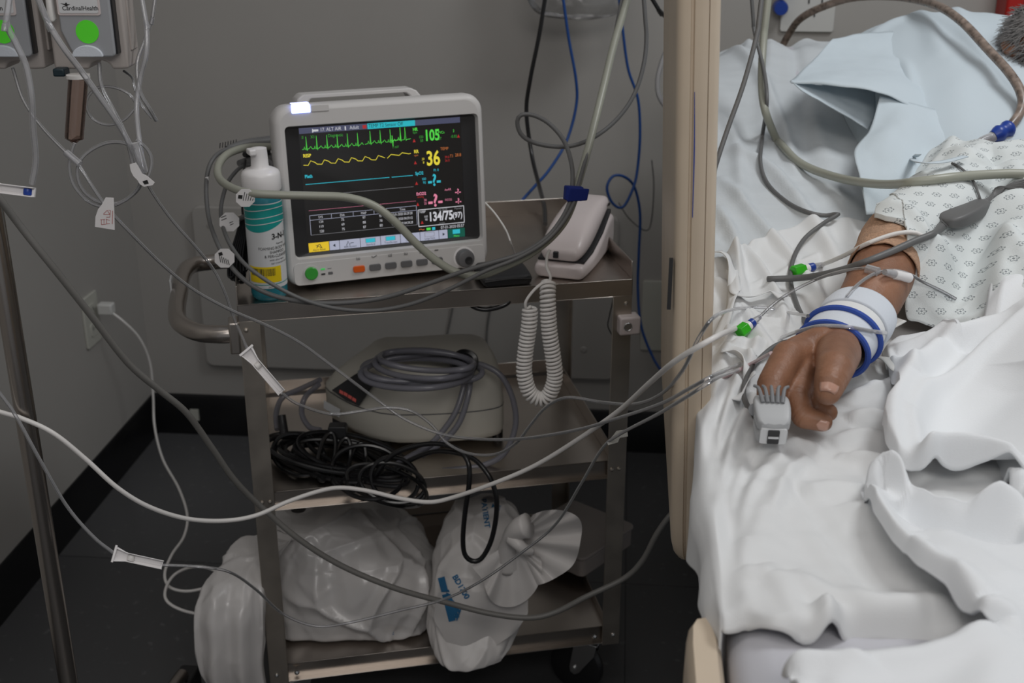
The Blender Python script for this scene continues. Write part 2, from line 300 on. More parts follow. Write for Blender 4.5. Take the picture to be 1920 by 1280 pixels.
# raised plastic strip around the keys
MB().prism(rrect(.300, .034, .008, 6, cx=-.0, cy=-.1215), -.0135, -.0124, 'y').build('key_strip', 'monwhite', mon, bevel=.0008)
bz = MB(); o_ = [(p[0], -.0032, p[1]) for p in rrect(BW0-.003, BH0-.003, .006, 8, cx=.001, cy=-.001)]; i_ = [(p[0], .0, p[1]) for p in rrect(.2475, .186, .001, 8)]
bz.add(o_+i_, [(j, (j+1) % k, k+(j+1) % k, k+j) for j in range(k)]); bz.build('screen_bezel', 'bezel', mon, ang=20)
# carrying handle, swept back over the top
hd = MB(); HP = [(-.118, .115), (-.114, .130), (-.106, .136), (.062, .136), (.070, .132), (.086, .112)]; HI = [(-.098, .115), (-.096, .127), (-.092, .130), (.052, .130), (.058, .126), (.066, .112)]
V = [(a, .045, b) for a, b in HP]+[(a, .045, b) for a, b in HI]+[(a, .085, b+.001) for a, b in HP]+[(a, .085, b+.001) for a, b in HI]; n6 = 6
F = [(i, i+1, n6+i+1, n6+i) for i in range(5)]+[(12+i, 12+i+1, 18+i+1, 18+i) for i in range(5)]+[(i, i+1, 13+i, 12+i) for i in range(5)]+[(6+i, 7+i, 19+i, 18+i) for i in range(5)]+[(0, 6, 18, 12), (5, 11, 23, 17)]
hd.add(V, F).build('carry_handle', 'monwhite', mon, bevel=.004, ang=60)
MB().box((-.12, -.0128, .1215), (.027, .003, .0125)).build('alarm_light', emis('alarm_light_glow', (.28, .36, 1.0), 5.5), mon, bevel=.0012)
MB().box((-.12, -.0055, .1287), (.025, .0135, .0016)).build('alarm_light_top', emis('alarm_light_top_glow', (.45, .5, 1.0), 2.6), mon, bevel=.0006)
MB().box((-.0925, -.0128, .1205), (.027, .002, .010)).build('alarm_light_unlit_half', 'monwhite', mon, bevel=.0012)
l = MB().lathe([(0, .0046), (.0085, .0046), (.0098, .0035), (.0098, 0)], n=30, r=rot(R(90)), c=(-.1244, -.0135, -.1212)).build('power_button', 'greenbtn', mon)
MB().lathe([(.0098, .001), (.0122, .001), (.0122, 0), (.0098, 0)], n=30, r=rot(R(90)), c=(-.1244, -.0135, -.1212)).build('button_ring', 'monwhite', l)
MB().box((-.1065, -.0138, -.1168), (.006, .001, .0022)).build('green_led', emis('led_green', (.05, .5, .1), .8), mon); MB().box((-.1065, -.0138, -.1245), (.006, .001, .0022)).build('dark_led', 'bezel', mon)
ic = MB(); ic.prism(rrect(.0072, .0042, .001, 3, cx=-.0955, cy=-.1242), -.0139, -.0136, 'y'); ic.box((-.0965, -.0138, -.1168), (.006, .0004, .0006))
for i, xx in enumerate((-.0518, -.0269, -.0023, .0225, .0471, .0713)):
    b = MB().prism(rrect(.0178, .0098, .0028, 5, cx=xx, cy=-.1224), -.0165, -.0130, 'y').build('key', 'orange' if i == 0 else 'greybtn', mon, bevel=.0008)
    if i == 0: b['label'] = 'orange key'
for i, xx in enumerate((-.0518, -.0269, -.0023, .0225, .0471, .0713)):
    z = -.1062
    if i == 1: ic.tube([(xx-.004, -.0138, z+.001), (xx-.0015, -.0138, z-.001), (xx+.004, -.0138, z+.0018)], .0007, 6)
    elif i == 5: ic.box((xx, -.0138, z), (.0058, .0004, .0022))
    else:
        for a_ in range(3): ic.box((xx-.0022+a_*.0022, -.0138, z), (.0007, .0004, .0036-.0008*abs(a_-i % 3)))
        ic.box((xx, -.0138, z-.002), (.006, .0004, .0006))
ic.build('key_symbols', 'greybtn', mon)
kb = MB().lathe([(0, .0155), (.0105, .0155), (.0128, .0145), (.0138, .012), (.0142, 0)], n=40, r=rot(R(90)), c=(.1151, -.0128, -.1223)).build('rotary_knob', 'greybtn', mon)
MB().lathe([(.0142, .0016), (.0168, .0012), (.0168, 0), (.0142, 0)], n=40, r=rot(R(90)), c=(.1151, -.0130, -.1223)).build('knob_ring', 'white', kb)
MB().lathe([(0, .0156), (.0058, .0157), (.0062, .0166), (.0056, .0175), (0, .0168)], n=24, r=rot(R(90)), c=(.118, -.0128, -.1245)).build('finger_dimple', 'bezel', kb)
# side connector panel and feet
MB().box((-.158, .072, -.035), (.008, .06, .15)).build('connector_panel', 'greybtn', mon, bevel=.003)
for x in (-.12, .11):
    for y in (.012, .11): MB().lathe([(0, -.1435), (.009, -.1435), (.009, -.139), (0, -.139)], n=16, c=(x, y, 0)).build('foot', 'black', mon)
# --- the lit picture
scr = MB().box((0, .0008, 0), (.2475, .001, .186)).build('display', emis('screen_black', (.008, .0075, .0075), 1.0), mon)
scr.active_material.node_tree.nodes['Principled BSDF'].inputs['Base Color'].default_value = (.008, .008, .008, 1); scr.active_material.node_tree.nodes['Principled BSDF'].inputs['Roughness'].default_value = .22
def sx_(a): return -.123+.246*a
def sz_(b): return .0922-.1845*b
EC = dict(green=(.10, .75, .08), yellow=(.85, .72, .06), cyan=(.04, .50, .62), pink=(.80, .25, .38), white=(.62, .62, .66), slate=(.075, .08, .14), grey=(.2, .2, .21), orange=(.55, .17, .05), red=(.45, .03, .03), cyanbox=(.03, .50, .58), pale=(.42, .44, .56), ybtn=(.80, .55, .03), dark=(.012, .02, .03), mgreen=(.01, .10, .07), darkgreen=(.05, .35, .05))
L1 = {k_: MB() for k_ in EC}
def lay(c, pts, yy): L1[c].add([(sx_(a), yy, sz_(b)) for a, b in pts], [tuple(range(len(pts)))])
def qd(c, a0, b0, a1, b1, y=-.0002): lay(c, [(a0, b0), (a1, b0), (a1, b1), (a0, b1)], y)
def ln(c, P, wd=.0045, y=-.0004):
    P = np.array([(sx_(a), sz_(b)) for a, b in P]); wd *= .1845/2
    T = np.gradient(P, axis=0); T /= np.linalg.norm(T, axis=1)[:, None]+1e-9; N = np.stack([-T[:, 1], T[:, 0]], 1)*wd; n = len(P)
    V = [(p[0], y, p[1]) for p in P+N]+[(p[0], y, p[1]) for p in P-N]; L1[c].add(V, [(i, i+1, n+i+1, n+i) for i in range(n-1)])
def tx(c, t, a, b, size, al='CENTER', sx=.85, y=-.0006, th=0.): L1[c].text(t, size*.1845, lambda X, Z: (sx_(a)+X, y, sz_(b)+Z), align=al, sx=sx, thick=th)
qd('slate', 0, 0, 1, .045); qd('cyanbox', .415, .0, .712, .045, -.0004); tx('dark', 'TEMP T2 Sensor Off', .42, .022, .04, 'LEFT', y=-.0007)
tx('white', '17. ALT AIR', .125, .024, .040, 'LEFT'); tx('white', 'Adult', .305, .024, .040, 'LEFT'); qd('white', .08, .018, .115, .034, -.0005); qd('white', .078, .012, .084, .04, -.0005); qd('white', .275, .01, .283, .04, -.0005); qd('red', .385, .010, .408, .038, -.0005)
# ECG
P = []; xs = .012; beat = .0625; rng = random.Random(3)
def ecg(x0, n, base, amp):
    P = []
    for i in range(n):
        x = x0+i*beat; P += [(x, base), (x+.010, base), (x+.014, base-.022), (x+.018, base), (x+.024, base+.004), (x+.027, base-amp), (x+.030, base+.012), (x+.033, base), (x+.042, base-.004), (x+.052, base-.020), (x+.060, base-.002)]
    return P
for n0, nn in ((.01, 6),): ln('green', ecg(n0, nn, .168, .10), .0042)
ln('green', [(.392, .165)]+ecg(.40, 3, .160, .10)[1:], .0042); ln('green', ecg(.588, 1, .150, .10)[:8], .006); ln('green', [(.625, .152), (.640, .150), (.645, .05), (.650, .16), (.655, .15), (.68, .147)], .0042); ln('green', [(.552, .15), (.56, .152), (.563, .11), (.566, .2), (.57, .15), (.588, .15)], .006)
for t, a in (('II', .012), ('X1', .065), ('Diagnostic', .17)): tx('darkgreen', t, a, .075, .034, 'LEFT')
tx('darkgreen', '1 mV', .56, .205, .03, 'LEFT')
P = []
for i in range(6): x = .01+i*.083; P += [(x, .292), (x+.028, .296), (x+.045, .262), (x+.07, .276)]
ln('yellow', P+[(.51, .285)], .0055); ln('yellow', [(.525, .29), (.55, .262), (.60, .275), (.62, .255), (.66, .268), (.675, .266)], .0055)
tx('yellow', 'RESP', .012, .22, .036, 'LEFT', th=.0002); tx('cyan', 'Pleth', .012, .385, .036, 'LEFT', th=.0002)
ln('cyan', [(.012, .447), (.53, .447)], .005); ln('cyan', [(.545, .447), (.68, .447)], .005); ln('grey', [(.16, .54), (.68, .54)], .003)
ln('pink', [(.02, .66), (.69, .66)], .002)
# numbers
tx('green', 'HR', .695, .075, .036, 'LEFT', th=.0002); tx('green', '105', .815, .135, .125, sx=.72, th=.0006); tx('darkgreen', 'bpm', .695, .10, .024, 'LEFT'); tx('darkgreen', '120\n 50', .745, .155, .03); tx('green', 'PVCs', .875, .115, .030); tx('green', '3', .955, .11, .032); tx('darkgreen', 'ST', .865, .165, .032); tx('darkgreen', '-0.02', .955, .155, .032)
tx('yellow', 'RR', .695, .255, .038, 'LEFT', th=.0002); tx('yellow', '36', .815, .325, .165, sx=.72, th=.0007); tx('orange', 'rpm', .695, .285, .024, 'LEFT'); tx('yellow', '30\n 8', .75, .335, .028); tx('orange', 'TEMP', .89, .25, .034); tx('orange', 'T1', .935, .315, .034); tx('orange', '28.8', .977, .31, .036); tx('red', '39.0\n36.0', .905, .335, .028)
tx('cyan', 'SpO2', .695, .435, .036, 'LEFT', th=.0002); tx('cyan', 'PI: 0', .83, .42, .030); tx('cyan', '-?-', .815, .505, .135, sx=.85, th=.0006); tx('cyan', '100\n 90', .748, .50, .030)
tx('pink', 'EtCO2', .695, .605, .034, 'LEFT', th=.0002); tx('pink', '-?-', .815, .675, .145, sx=.9, th=.0006); tx('red', 'mmHg', .70, .63, .024, 'LEFT'); tx('pink', '50\n25', .75, .675, .028); tx('pink', 'AwRR', .90, .59, .026); tx('pink', 'FiCO2', .90, .675, .026); tx('pink', '-?-', .965, .615, .062, th=.0003); tx('pink', '-?-', .965, .695, .062, th=.0003)
for (a, b) in ((.70, .165), (.70, .345), (.70, .515), (.70, .69), (.722, .845), (.985, .155)): lay('red', [(a, b-.015), (a+.009, b+.012), (a-.009, b+.012)], -.0005)
# pressure box and table
for q4 in (((.700, .738), (.998, .738)), ((.998, .738), (.998, .878)), ((.700, .878), (.998, .878)), ((.700, .738), (.700, .878))): ln('white', q4, .006)
tx('white', 'NIBP', .708, .757, .030, 'LEFT'); tx('white', '134/75', .845, .808, .105, sx=.74, th=.0006); tx('white', '(97)', .955, .812, .066, sx=.8, th=.0003); tx('grey', '05:29:28', .86, .753, .026); tx('grey', 'Manual', .96, .755, .026); tx('white', '160\n 90', .748, .812, .026); tx('grey', 'mmHg', .85, .866, .022)
for b in (.700, .738, .860): ln('grey' if b == .86 else 'pale', [(.022, b), (.69, b)], .0032)
for a in (.022, .69): ln('pale', [(a, .70), (a, .86)], .0032)
for a in (.155, .29, .42, .50): ln('pale', [(a, .703), (a, .735)], .003)
ln('pale', [(.022, .86), (.69, .86)], .0032)
for t, a in (('SYS', .088), ('DIA', .222), ('MAP', .355), ('PR', .46), ('Time', .60)): tx('white', t, a, .72, .028)
for b, r_ in zip((.758, .797, .836), (('134', '75', '97', '97', '07-01-2020 05:29:28'), ('119', '69', '88', '78', '07-01-2020 04:59:12'), ('120', '75', '87', '80', '07-01-2020 04:29:28'))):
    for t, a in zip(r_, (.088, .222, .355, .46, .595)): tx('white', t, a, b, .030, sx=.85 if len(t) < 5 else .72)
tx('white', '07-01-2020 05:57', .995, .905, .036, 'RIGHT', sx=.8); ln('orange', [(.70, .905), (.712, .899), (.724, .908), (.735, .903)], .006); qd('green', .748, .895, .775, .915); qd('cyan', .785, .893, .805, .918)
# soft keys
xs = [0, .128, .192, .322, .45, .577, .704, .827, .885, 1.]
for i in range(9): qd('ybtn' if i == 0 else 'mgreen' if i == 8 else 'pale', xs[i]+.0015, .925, xs[i+1]-.0015, 1.0)
lay('dark', [(.15, .962), (.165, .948), (.165, .976)], -.0006); lay('dark', [(.866, .962), (.851, .948), (.851, .976)], -.0006)
for i, t in ((0, 'Alarm Reset'), (2, 'ARR Review'), (3, 'Standard'), (4, 'TrendScreen'), (5, 'OxyCRG'), (6, 'Large Font')): tx('dark', t, (xs[i]+xs[i+1])/2, .985, .026, sx=.8)
tx('green', 'Menu', .942, .987, .026)
for i in (3, 4, 6): a = (xs[i]+xs[i+1])/2; qd('grey', a-.032, .932, a+.032, .97, -.0004); qd('cyan' if i < 6 else 'pale', a-.029, .935, a+.029, .967, -.0006)
qd('cyan', .918, .932, .966, .968, -.0004); ln('dark', [(.05, .97), (.06, .945), (.07, .94), (.08, .97)], .006, -.0006); ln('dark', [(.045, .945), (.085, .975)], .004, -.0006); ln('dark', [(.235, .972), (.245, .94), (.255, .97), (.262, .955), (.28, .955)], .006, -.0006); ln('dark', [(.63, .97), (.64, .94), (.65, .968)], .005, -.0006)
names = dict(green='green_trace_and_numbers', yellow='yellow_trace_and_numbers', cyan='cyan_trace_and_numbers', pink='pink_readout', white='white_readout', slate='header_bar', grey='grey_lines', orange='orange_readout', red='red_alarm_marks', cyanbox='cyan_message_box', pale='soft_keys', ybtn='yellow_soft_key', dark='dark_soft_key_lettering', mgreen='dark_green_menu_key', darkgreen='dim_green_readout')
for c, mb in L1.items():
    if mb.v: mb.build(names[c], emis('screen_'+c, EC[c], .85), scr, smooth=False)
# ---------------------------------------------------------------- foaming wash bottle
bl = CW(.048, .030, .79); bot = thing('foam_pump_bottle', 'tall teal foaming wash bottle with a white pump cap on the cart beside the monitor', 'bottle', bl, R(0))
RB = .0268
body = MB().lathe([(0, .0), (.022, 0), (RB-.001, .004), (RB, .010), (RB, .153), (RB-.0015, .159), (.019, .166), (0, .166)], n=48).build('bottle_body', 'tealliq', bot)
def onb(r): return lambda X, Z: (r*math.sin(X/RB), -r*math.cos(X/RB), Z)
lab = MB(); n = 40; A = np.linspace(-1.75, 1.75, n)
for (z0, z1, mi) in ((.021, .148, 0),):
    G = np.array([[(( RB+.0004)*math.sin(a), -(RB+.0004)*math.cos(a), z) for a in A] for z in np.linspace(z0, z1, 6)]); lab.grid(G)
lb = lab.build('paper_label', 'label', bot)
def wrap(name, z0f, z1f, a0, a1, m, r, par):
    A = np.linspace(a0, a1, 30); G = np.array([[(r*math.sin(a), -r*math.cos(a), z0f(a)+(z1f(a)-z0f(a))*t) for a in A] for t in (0, .5, 1)]); return MB().grid(G).build(name, m, par)
wrap('teal_swoosh', lambda a: .112-.006*math.cos(a*1.6+.4), lambda a: .1465, -1.15, 1.75, 'teal', RB+.0007, lb)
for zc in (.118, .127, .1385): wrap('white_swoosh_line', lambda a: zc+.002*math.sin(a*1.7)-.0006, lambda a: zc+.002*math.sin(a*1.7)+.0006, -1.15, 1.75, 'label', RB+.0010, lb)
wrap('yellow_barcode_sticker', lambda a: .030, lambda a: .054, -.95, .95, 'yellow', RB+.0008, lb)
bc = MB(); f_ = onb(RB+.0011); x = -.0205; rr = random.Random(5)
while x < .016:
    wb = rr.choice((.0005, .0009, .0013)); V = [f_(x, .0405), f_(x+wb, .0405), f_(x+wb, .0515), f_(x, .0515)]; bc.add(V, [(0, 1, 2, 3)]); x += wb+rr.choice((.0006, .001))
bc.build('barcode', 'ink', lb, smooth=False)
wrap('teal_line', lambda a: .0262+.001*a, lambda a: .0272+.001*a, -1.1, 1.6, 'teal', RB+.0008, lb)
tt = MB(); f_ = lambda x0, z0: (lambda X, Z: ((RB+.0009)*math.sin((x0+X)/RB), -(RB+.0009)*math.cos((x0+X)/RB), z0+Z))
tt.text('3-N-1', .0115, f_(.028, .0985), thick=.0003); tt.text('foaming', .004, f_(.027, .088)); tt.text('FOAMING BODY WASH,', .0060, f_(.022, .0815), sx=.85); tt.text('SHAMPOO', .0060, f_(.022, .0755), sx=.85); tt.text('& PERI-CLEANSER', .0060, f_(.022, .0695), sx=.85); tt.text('with aloe vera', .0042, f_(.021, .0640)); tt.text('NET CONTENT 8 OZ', .0032, f_(.026, .0585)); tt.text('0302 4410', .0028, f_(-.002, .0385)); tt.text('skin care', .004, f_(.012, .0235))
tt.build('label_lettering', 'ink', lb, smooth=False)
cp = MB().lathe([(0, .163), (.0275, .163), (.0285, .166), (.0278, .186), (.0255, .1905), (.020, .1935), (.0145, .195), (.0125, .198), (.0118, .214), (.0112, .223), (.0, .225)], n=44).build('pump_cap', 'white', bot)
MB().box((-.008, -.013, .2205), (.010, .018, .0085), rot(0, 0, R(28))).build('spout', 'white', cp, bevel=.002)
# ---------------------------------------------------------------- desk phone
ph = thing('telephone', 'greyish white corded telephone lying on the right end of the steel cart top', 'telephone', CW(.487, .022, .791), CY+R(-30))
def lofty(sec, n=10, zs=1., ws=1., ys=1.):
    """sec: list of (y, half width, z bottom, z top, corner radius)"""
    sec = [(y*ys, hw*ws, a*zs, b*zs, r) for y, hw, a, b, r in sec]
    G = []
    for (y, hw, z0, z1, r_) in sec: G.append([(p[0], y, p[1]) for p in rrect(2*hw, z1-z0, min(r_, hw*.98, (z1-z0)*.49), 5, 0, (z0+z1)/2)])
    G = np.array(G); mb = MB(); mb.grid(G, closed=True); k = G.shape[1]; a = G.shape[0]; mb.f += [list(range(k)), list(range((a-1)*k, a*k))]; mb.m += [0, 0]; return mb
lofty([(-.002, .036, .004, .022, .008), (.0, .040, .0, .027, .010), (.012, .042, 0, .030, .010), (.05, .0435, 0, .031, .010), (.10, .0425, 0, .045, .010), (.15, .040, 0, .066, .010), (.185, .0385, 0, .074, .010), (.20, .037, 0, .070, .012), (.204, .034, .006, .062, .012)], zs=.80).build('phone_base', 'beigephone', ph, subsurf=1, ang=180)
hs = lofty([(.004, .020, .036, .046, .008), (.006, .030, .034, .056, .012), (.018, .035, .033, .070, .014), (.045, .037, .035, .086, .018), (.08, .037, .042, .099, .020), (.12, .036, .058, .108, .020), (.16, .034, .076, .111, .018), (.185, .031, .082, .109, .016), (.200, .024, .086, .104, .012), (.203, .014, .090, .100, .006)], zs=.80).build('handset', 'beigephone', ph, subsurf=1, ang=180)
lofty([(.012, .0375, .0295, .0345, .0015), (.06, .0385, .033, .040, .0015), (.12, .0385, .052, .060, .0015), (.185, .034, .073, .082, .0015)], zs=.80).build('cradle_gap', 'bezel', ph)
MB().box((-.006, .0035, .037), (.008, .006, .010)).build('cord_socket', 'bezel', hs, bevel=.001)
MB().box((.0355, .165, .079), (.002, .008, .004)).build('hook_slot', 'bezel', hs)
def coilpath(P, rad, turns, n): 
    Q = cat(P, n); T = np.gradient(Q, axis=0); T /= np.linalg.norm(T, axis=1)[:, None]; out = []; u = np.array([1., 0, 0])
    tt_ = np.cumsum(np.linalg.norm(np.diff(Q, axis=0, prepend=Q[:1]), axis=1)); tt_ /= tt_[-1]
    for i in range(n):
        u = u-T[i]*(u@T[i]); u /= np.linalg.norm(u); b = np.cross(T[i], u); a = 2*math.pi*turns*(tt_[i]**1.25 if False else tt_[i]); rd = rad*min(1, i/14, (n-1-i)/14)
        out.append(Q[i]+rd*(u*math.cos(a)+b*math.sin(a)))
    return out
cP = [PY(px, py, Y) for px, py, Y in ((1028, 526, 1.672), (1027, 560, 1.655), (1030, 620, 1.648), (1037, 670, 1.645), (1040, 710, 1.645), (1028, 742, 1.645), (1012, 748, 1.646), (993, 735, 1.647), (983, 700, 1.648), (985, 660, 1.65), (992, 610, 1.652), (994, 575, 1.655))]
mb = MB(); mb.tube(rel(ph, coilpath(cP, .0098, 60, 1500)), .0023, 7)
mb.tube(rel(ph, [PY(1031, 468, 1.672), PY(1026, 480, 1.668), PY(1025, 500, 1.664), PY(1032, 518, 1.662), PY(1030, 530, 1.664)]), .0022, 8, 24)
mb.tube(rel(ph, [PY(1030, 528, 1.668), PY(1018, 530, 1.662), PY(1000, 545, 1.655), PY(986, 565, 1.652), PY(987, 578, 1.655), PY(996, 574, 1.655)]), .0021, 8, 24)
q = mb.build('coiled_cord', 'whitel', ph); 
# ---------------------------------------------------------------- black pouch and its white lead
bk = thing('black_pouch', 'flat black leather pouch lying on the cart between the monitor and the telephone', 'pouch', CW(.402, .040, .790), CY+R(4))
lofty([(-.036, .037, .001, .012, .005), (-.034, .039, 0, .016, .007), (.0, .040, 0, .020, .009), (.030, .039, .0, .022, .009), (.034, .036, .002, .018, .008)]).build('pouch_body', 'leather', bk, subsurf=1, ang=180)
MB().tube([(-.037, -.0365, .010), (0, -.0375, .012), (.037, -.0365, .010)], .0012, 6, 20).build('zipper', 'bezel', bk)
ul = [PY(px, py, Y) for px, py, Y in ((905, 375, 1.86), (928, 400, 1.85), (948, 430, 1.83), (958, 455, 1.80))]+[CW(.440, .115, .797)]
o = MB().tube(ul, .0014, 8, 40).build('white_usb_lead', 'whitel'); tag(o, 'thin white lead running down behind the black pouch from the monitor', 'cable')
MB().box(CW(.441, .112, .796), (.010, .018, .007), rot(0, 0, CY)).build('plug', 'white', o, bevel=.0015)
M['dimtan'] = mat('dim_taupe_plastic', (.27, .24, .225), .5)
# ---------------------------------------------------------------- helpers for hoses, cords and film bags
def wp(P): return [PY(*p) if len(p) == 3 else p[0] for p in P]
def cord(name, P, r, m, label, c, group=None, res=None, n=10, parent=None):
    W = wp(P)
    if parent is None:          # lines that leave the picture run on past its edge
        out = lambda q: len(q) == 3 and (q[1] < -1 or q[0] < -1)
        if out(P[0]): d = np.array(W[0])-np.array(W[1]); W = [np.array(W[0])+d/np.linalg.norm(d)*(.5 if P[0][0] > 0 else .3)]+list(W)
        if out(P[-1]): d = np.array(W[-1])-np.array(W[-2]); W = list(W)+[np.array(W[-1])+d/np.linalg.norm(d)*.5]
    L_ = sum(np.linalg.norm(np.array(W[i+1])-np.array(W[i])) for i in range(len(W)-1))
    o = MB().tube(W if parent is None else rel(parent, W), r, n, res or max(40, int(L_/.006))).build(name, m, parent)
    return tag(o, label, c, group) if parent is None else o
def vnoise(P, s, oct_=3, seed=0., ridged=False):
    out = np.zeros(len(P))
    for i, p in enumerate(P):
        v = Vector((p[0]*s+seed, p[1]*s+seed*1.3, p[2]*s-seed)); a = 1.; t = 0.
        for k_ in range(oct_):
            q = mnoise.noise(v); t += a*((1-2*abs(q)) if ridged else q); v = v*2.05+Vector((3.1, 1.7, .9)); a *= .5
        out[i] = t
    return out
def crease_(P, s, az, seed, k=3.2):
    out = np.zeros(len(P))
    for i, p in enumerate(P):
        v = Vector((p[0]*s+seed, p[1]*s, p[2]*s*az+seed)); w_ = mnoise.noise_vector(v*.6)*.55; d, _ = mnoise.voronoi(v+w_); q = mnoise.noise(v*.5+Vector((9, 2, 5))); out[i] = max(0, 1-(d[1]-d[0])*k)**1.6*(.55+.9*q)-.5*d[0]
    return out
def ringblob(rows, n=96, m=60, amp=.012, s=9., seed=0., flat=None, az=1., cr=.0):
    """rows: (px, z, half width, half depth, Y) bottom to top; a lumpy film bag with sharp creases"""
    Rw = cat([(px, z*1000, hw*1000, dp*1000, Y*1000) for px, z, hw, dp, Y in rows], m); G = np.zeros((m, n, 3)); N = np.zeros((m, n, 3))
    for i, (px, z, hw, dp, Y) in enumerate(Rw):
        z, hw, dp, Y = z/1000, max(hw, 1)/1000, max(dp, 1)/1000, Y/1000; X = (px-960)/FP*(Y*math.cos(TH)+(CH-z)*math.sin(TH))
        for j in range(n):
            a = 2*math.pi*j/n; c, s_ = math.cos(a), math.sin(a); e = .82; c2 = math.copysign(abs(c)**e, c); s2 = math.copysign(abs(s_)**e, s_)
            G[i, j] = (X+hw*c2, Y+dp*s2, z); N[i, j] = (c, s_, .35 if i > m*.6 else 0)
    P = G.reshape(-1, 3); Pz = P*np.array([1, 1, az]); d = vnoise(Pz, s, 2, seed, True)*amp*.5+vnoise(Pz, s*.45, 2, seed+5)*amp*1.3+(crease_(P, s*.9, az, seed)*cr+crease_(P, s*2.1, az, seed+4)*cr*.15 if cr else 0)
    w_ = np.ones((m, n)); w_[0] = w_[-1] = .2; G += N*(d.reshape(m, n)*w_)[..., None]
    if flat is not None: G[..., 2] = np.maximum(G[..., 2], flat)
    return G
def fan(knot, dirs, Y, pleat=.012, n=40, m=14, sag=.0):
    """pleated film flaring from a knot; dirs: (angle in the picture plane, length px)"""
    A = cat([(a*1., l*1., 0) for a, l in dirs], n); G = np.zeros((m, n, 3))
    for i in range(m):
        t = i/(m-1)
        for j, (a, l, _) in enumerate(A):
            rr_ = l*t**.85; px = knot[0]+rr_*math.cos(R(a)); py = knot[1]+rr_*math.sin(R(a))
            G[i, j] = PY(px, py, Y-sag*t+pleat*t*math.sin(j*.85)*(.6+.4*math.sin(j*.31)))
    return G
# ---------------------------------------------------------------- compression pump on the middle shelf
pm = thing('compression_pump', 'beige leg compression pump with dark display on the middle cart shelf', 'pump', (0, 0, 0))
base = [CW(*p, 0) for p in ((.198, .118), (.300, .098), (.400, .098), (.425, .125), (.425, .26), (.40, .285), (.20, .290), (.150, .285), (.118, .250))]
def outline(P, r=.2, n=110): return cat([(p[0], p[1], 0) for p in P], n, True)
def sm(P, it=2):
    for _ in range(it): P = [q for i in range(len(P)) for q in (P[i]*.75+P[(i+1) % len(P)]*.25, P[i]*.25+P[(i+1) % len(P)]*.75)]
    return P
B0 = np.array([list(p) for p in sm([Vector((p.x, p.y, 0)) for p in base], 2)]); cx_ = B0.mean(0)
inv = np.array(CW(.31, .20, 0)); fr = np.array(CW(.14, .17, 0))-inv; fr /= np.linalg.norm(fr)
def bring(z, sc, shift): 
    Q = inv+(B0-inv)*sc; d = (Q-inv)@fr; Q = Q-np.outer(np.maximum(d-.02, 0), fr)*shift; Q = Q.copy(); Q[:, 2] = z; return Q
secs = [bring(.488, .955, 0), bring(.490, .98, 0), bring(.500, 1, 0), bring(.540, 1, 0), bring(.545, .995, 0), bring(.565, .985, .12), bring(.584, .965, .30), bring(.600, .93, .46), bring(.610, .88, .52), bring(.615, .80, .55), bring(.616, .5, .5)]
G = np.array(secs); mb = MB().grid(G, closed=True); k_ = G.shape[1]; mb.f += [list(range(k_)), list(range((len(secs)-1)*k_, len(secs)*k_))]; mb.m += [0, 0]
mb.build('pump_housing', 'pump', pm, ang=50)
mb = MB().grid(np.array([bring(.5405, 1.004, 0), bring(.5425, 1.004, 0)]), closed=True).build('seam_line', 'greybtn', pm)
def hit(px, py, A, B, C, off=0.):
    A, B, C = map(np.array, (A, B, C)); n = np.cross(B-A, C-A); n /= np.linalg.norm(n); d = ray(px, py)
    if n@d > 0: n = -n
    A = A+n*off; t = (n@(A-np.array([0, 0, CH])))/(n@d); return np.array([0, 0, CH])+d*t
# sloping display face: plane through three points of the housing
ia = int(np.argmin([np.linalg.norm(p-np.array(CW(.165, .185, 0))*[1, 1, 0]) for p in B0])); pA = secs[4][ia]; pB = secs[7][ia]; pC = secs[4][(ia+3) % k_]
def pnl(name, pts, m, off, par, th=.0015):
    F0 = [hit(x, y, pA, pB, pC, off) for x, y in pts]; F1 = [hit(x, y, pA, pB, pC, off-th) for x, y in pts]; n = len(pts)
    return MB().add(F0+F1, [tuple(range(n)), tuple(range(n, 2*n))[::-1]]+[(i, (i+1) % n, n+(i+1) % n, n+i) for i in range(n)]).build(name, m, par, smooth=False)
dsp = pnl('display_panel', [(622, 731), (648, 750), (673, 761), (711, 706), (684, 694), (668, 700)], 'bezel', .012, pm, .016)
e1 = emis('pump_red_display', (.35, .06, .05), .35)
for i, (x, y) in enumerate(((640, 734), (648, 738), (656, 743), (664, 748))): pnl('red_digits', [(x-3, y-4), (x+4, y), (x+3, y+6), (x-4, y+2)], e1, .0128, dsp, .0008)
for i, (x, y) in enumerate(((677, 698), (690, 704), (702, 710))): pnl('teal_key', [(x-7, y-2), (x, y-5), (x+7, y), (x, y+5)], mat('pump_key%d' % i, srgb(30, 130, 130) if i != 1 else srgb(60, 150, 100), .4), .0135, dsp, .002)
def sidepnl(name, pts, m, off, par):
    q1, q2 = secs[2][ia], secs[2][(ia+3) % k_]; q3 = q1+np.array([0, 0, .05]); F0 = [hit(x, y, q1, q3, q2, off) for x, y in pts]; n = len(pts)
    F1 = [hit(x, y, q1, q3, q2, off-.003) for x, y in pts]
    return MB().add(F0+F1, [tuple(range(n)), tuple(range(n, 2*n))[::-1]]+[(i, (i+1) % n, n+(i+1) % n, n+i) for i in range(n)]).build(name, m, par, smooth=False)
sidepnl('rating_label', [(607, 750), (638, 767), (636, 782), (607, 765)], 'label', .002, pm)
sidepnl('hose_port', [(623, 783), (650, 797), (650, 812), (624, 800)], 'bezel', .003, pm); 
for (x, y) in ((.22, .14), (.41, .13), (.40, .31), (.18, .30)): MB().cyl(CW(x, y, .4745), CW(x, y, .490), .009, 14).build('rubber_foot', 'black', pm)
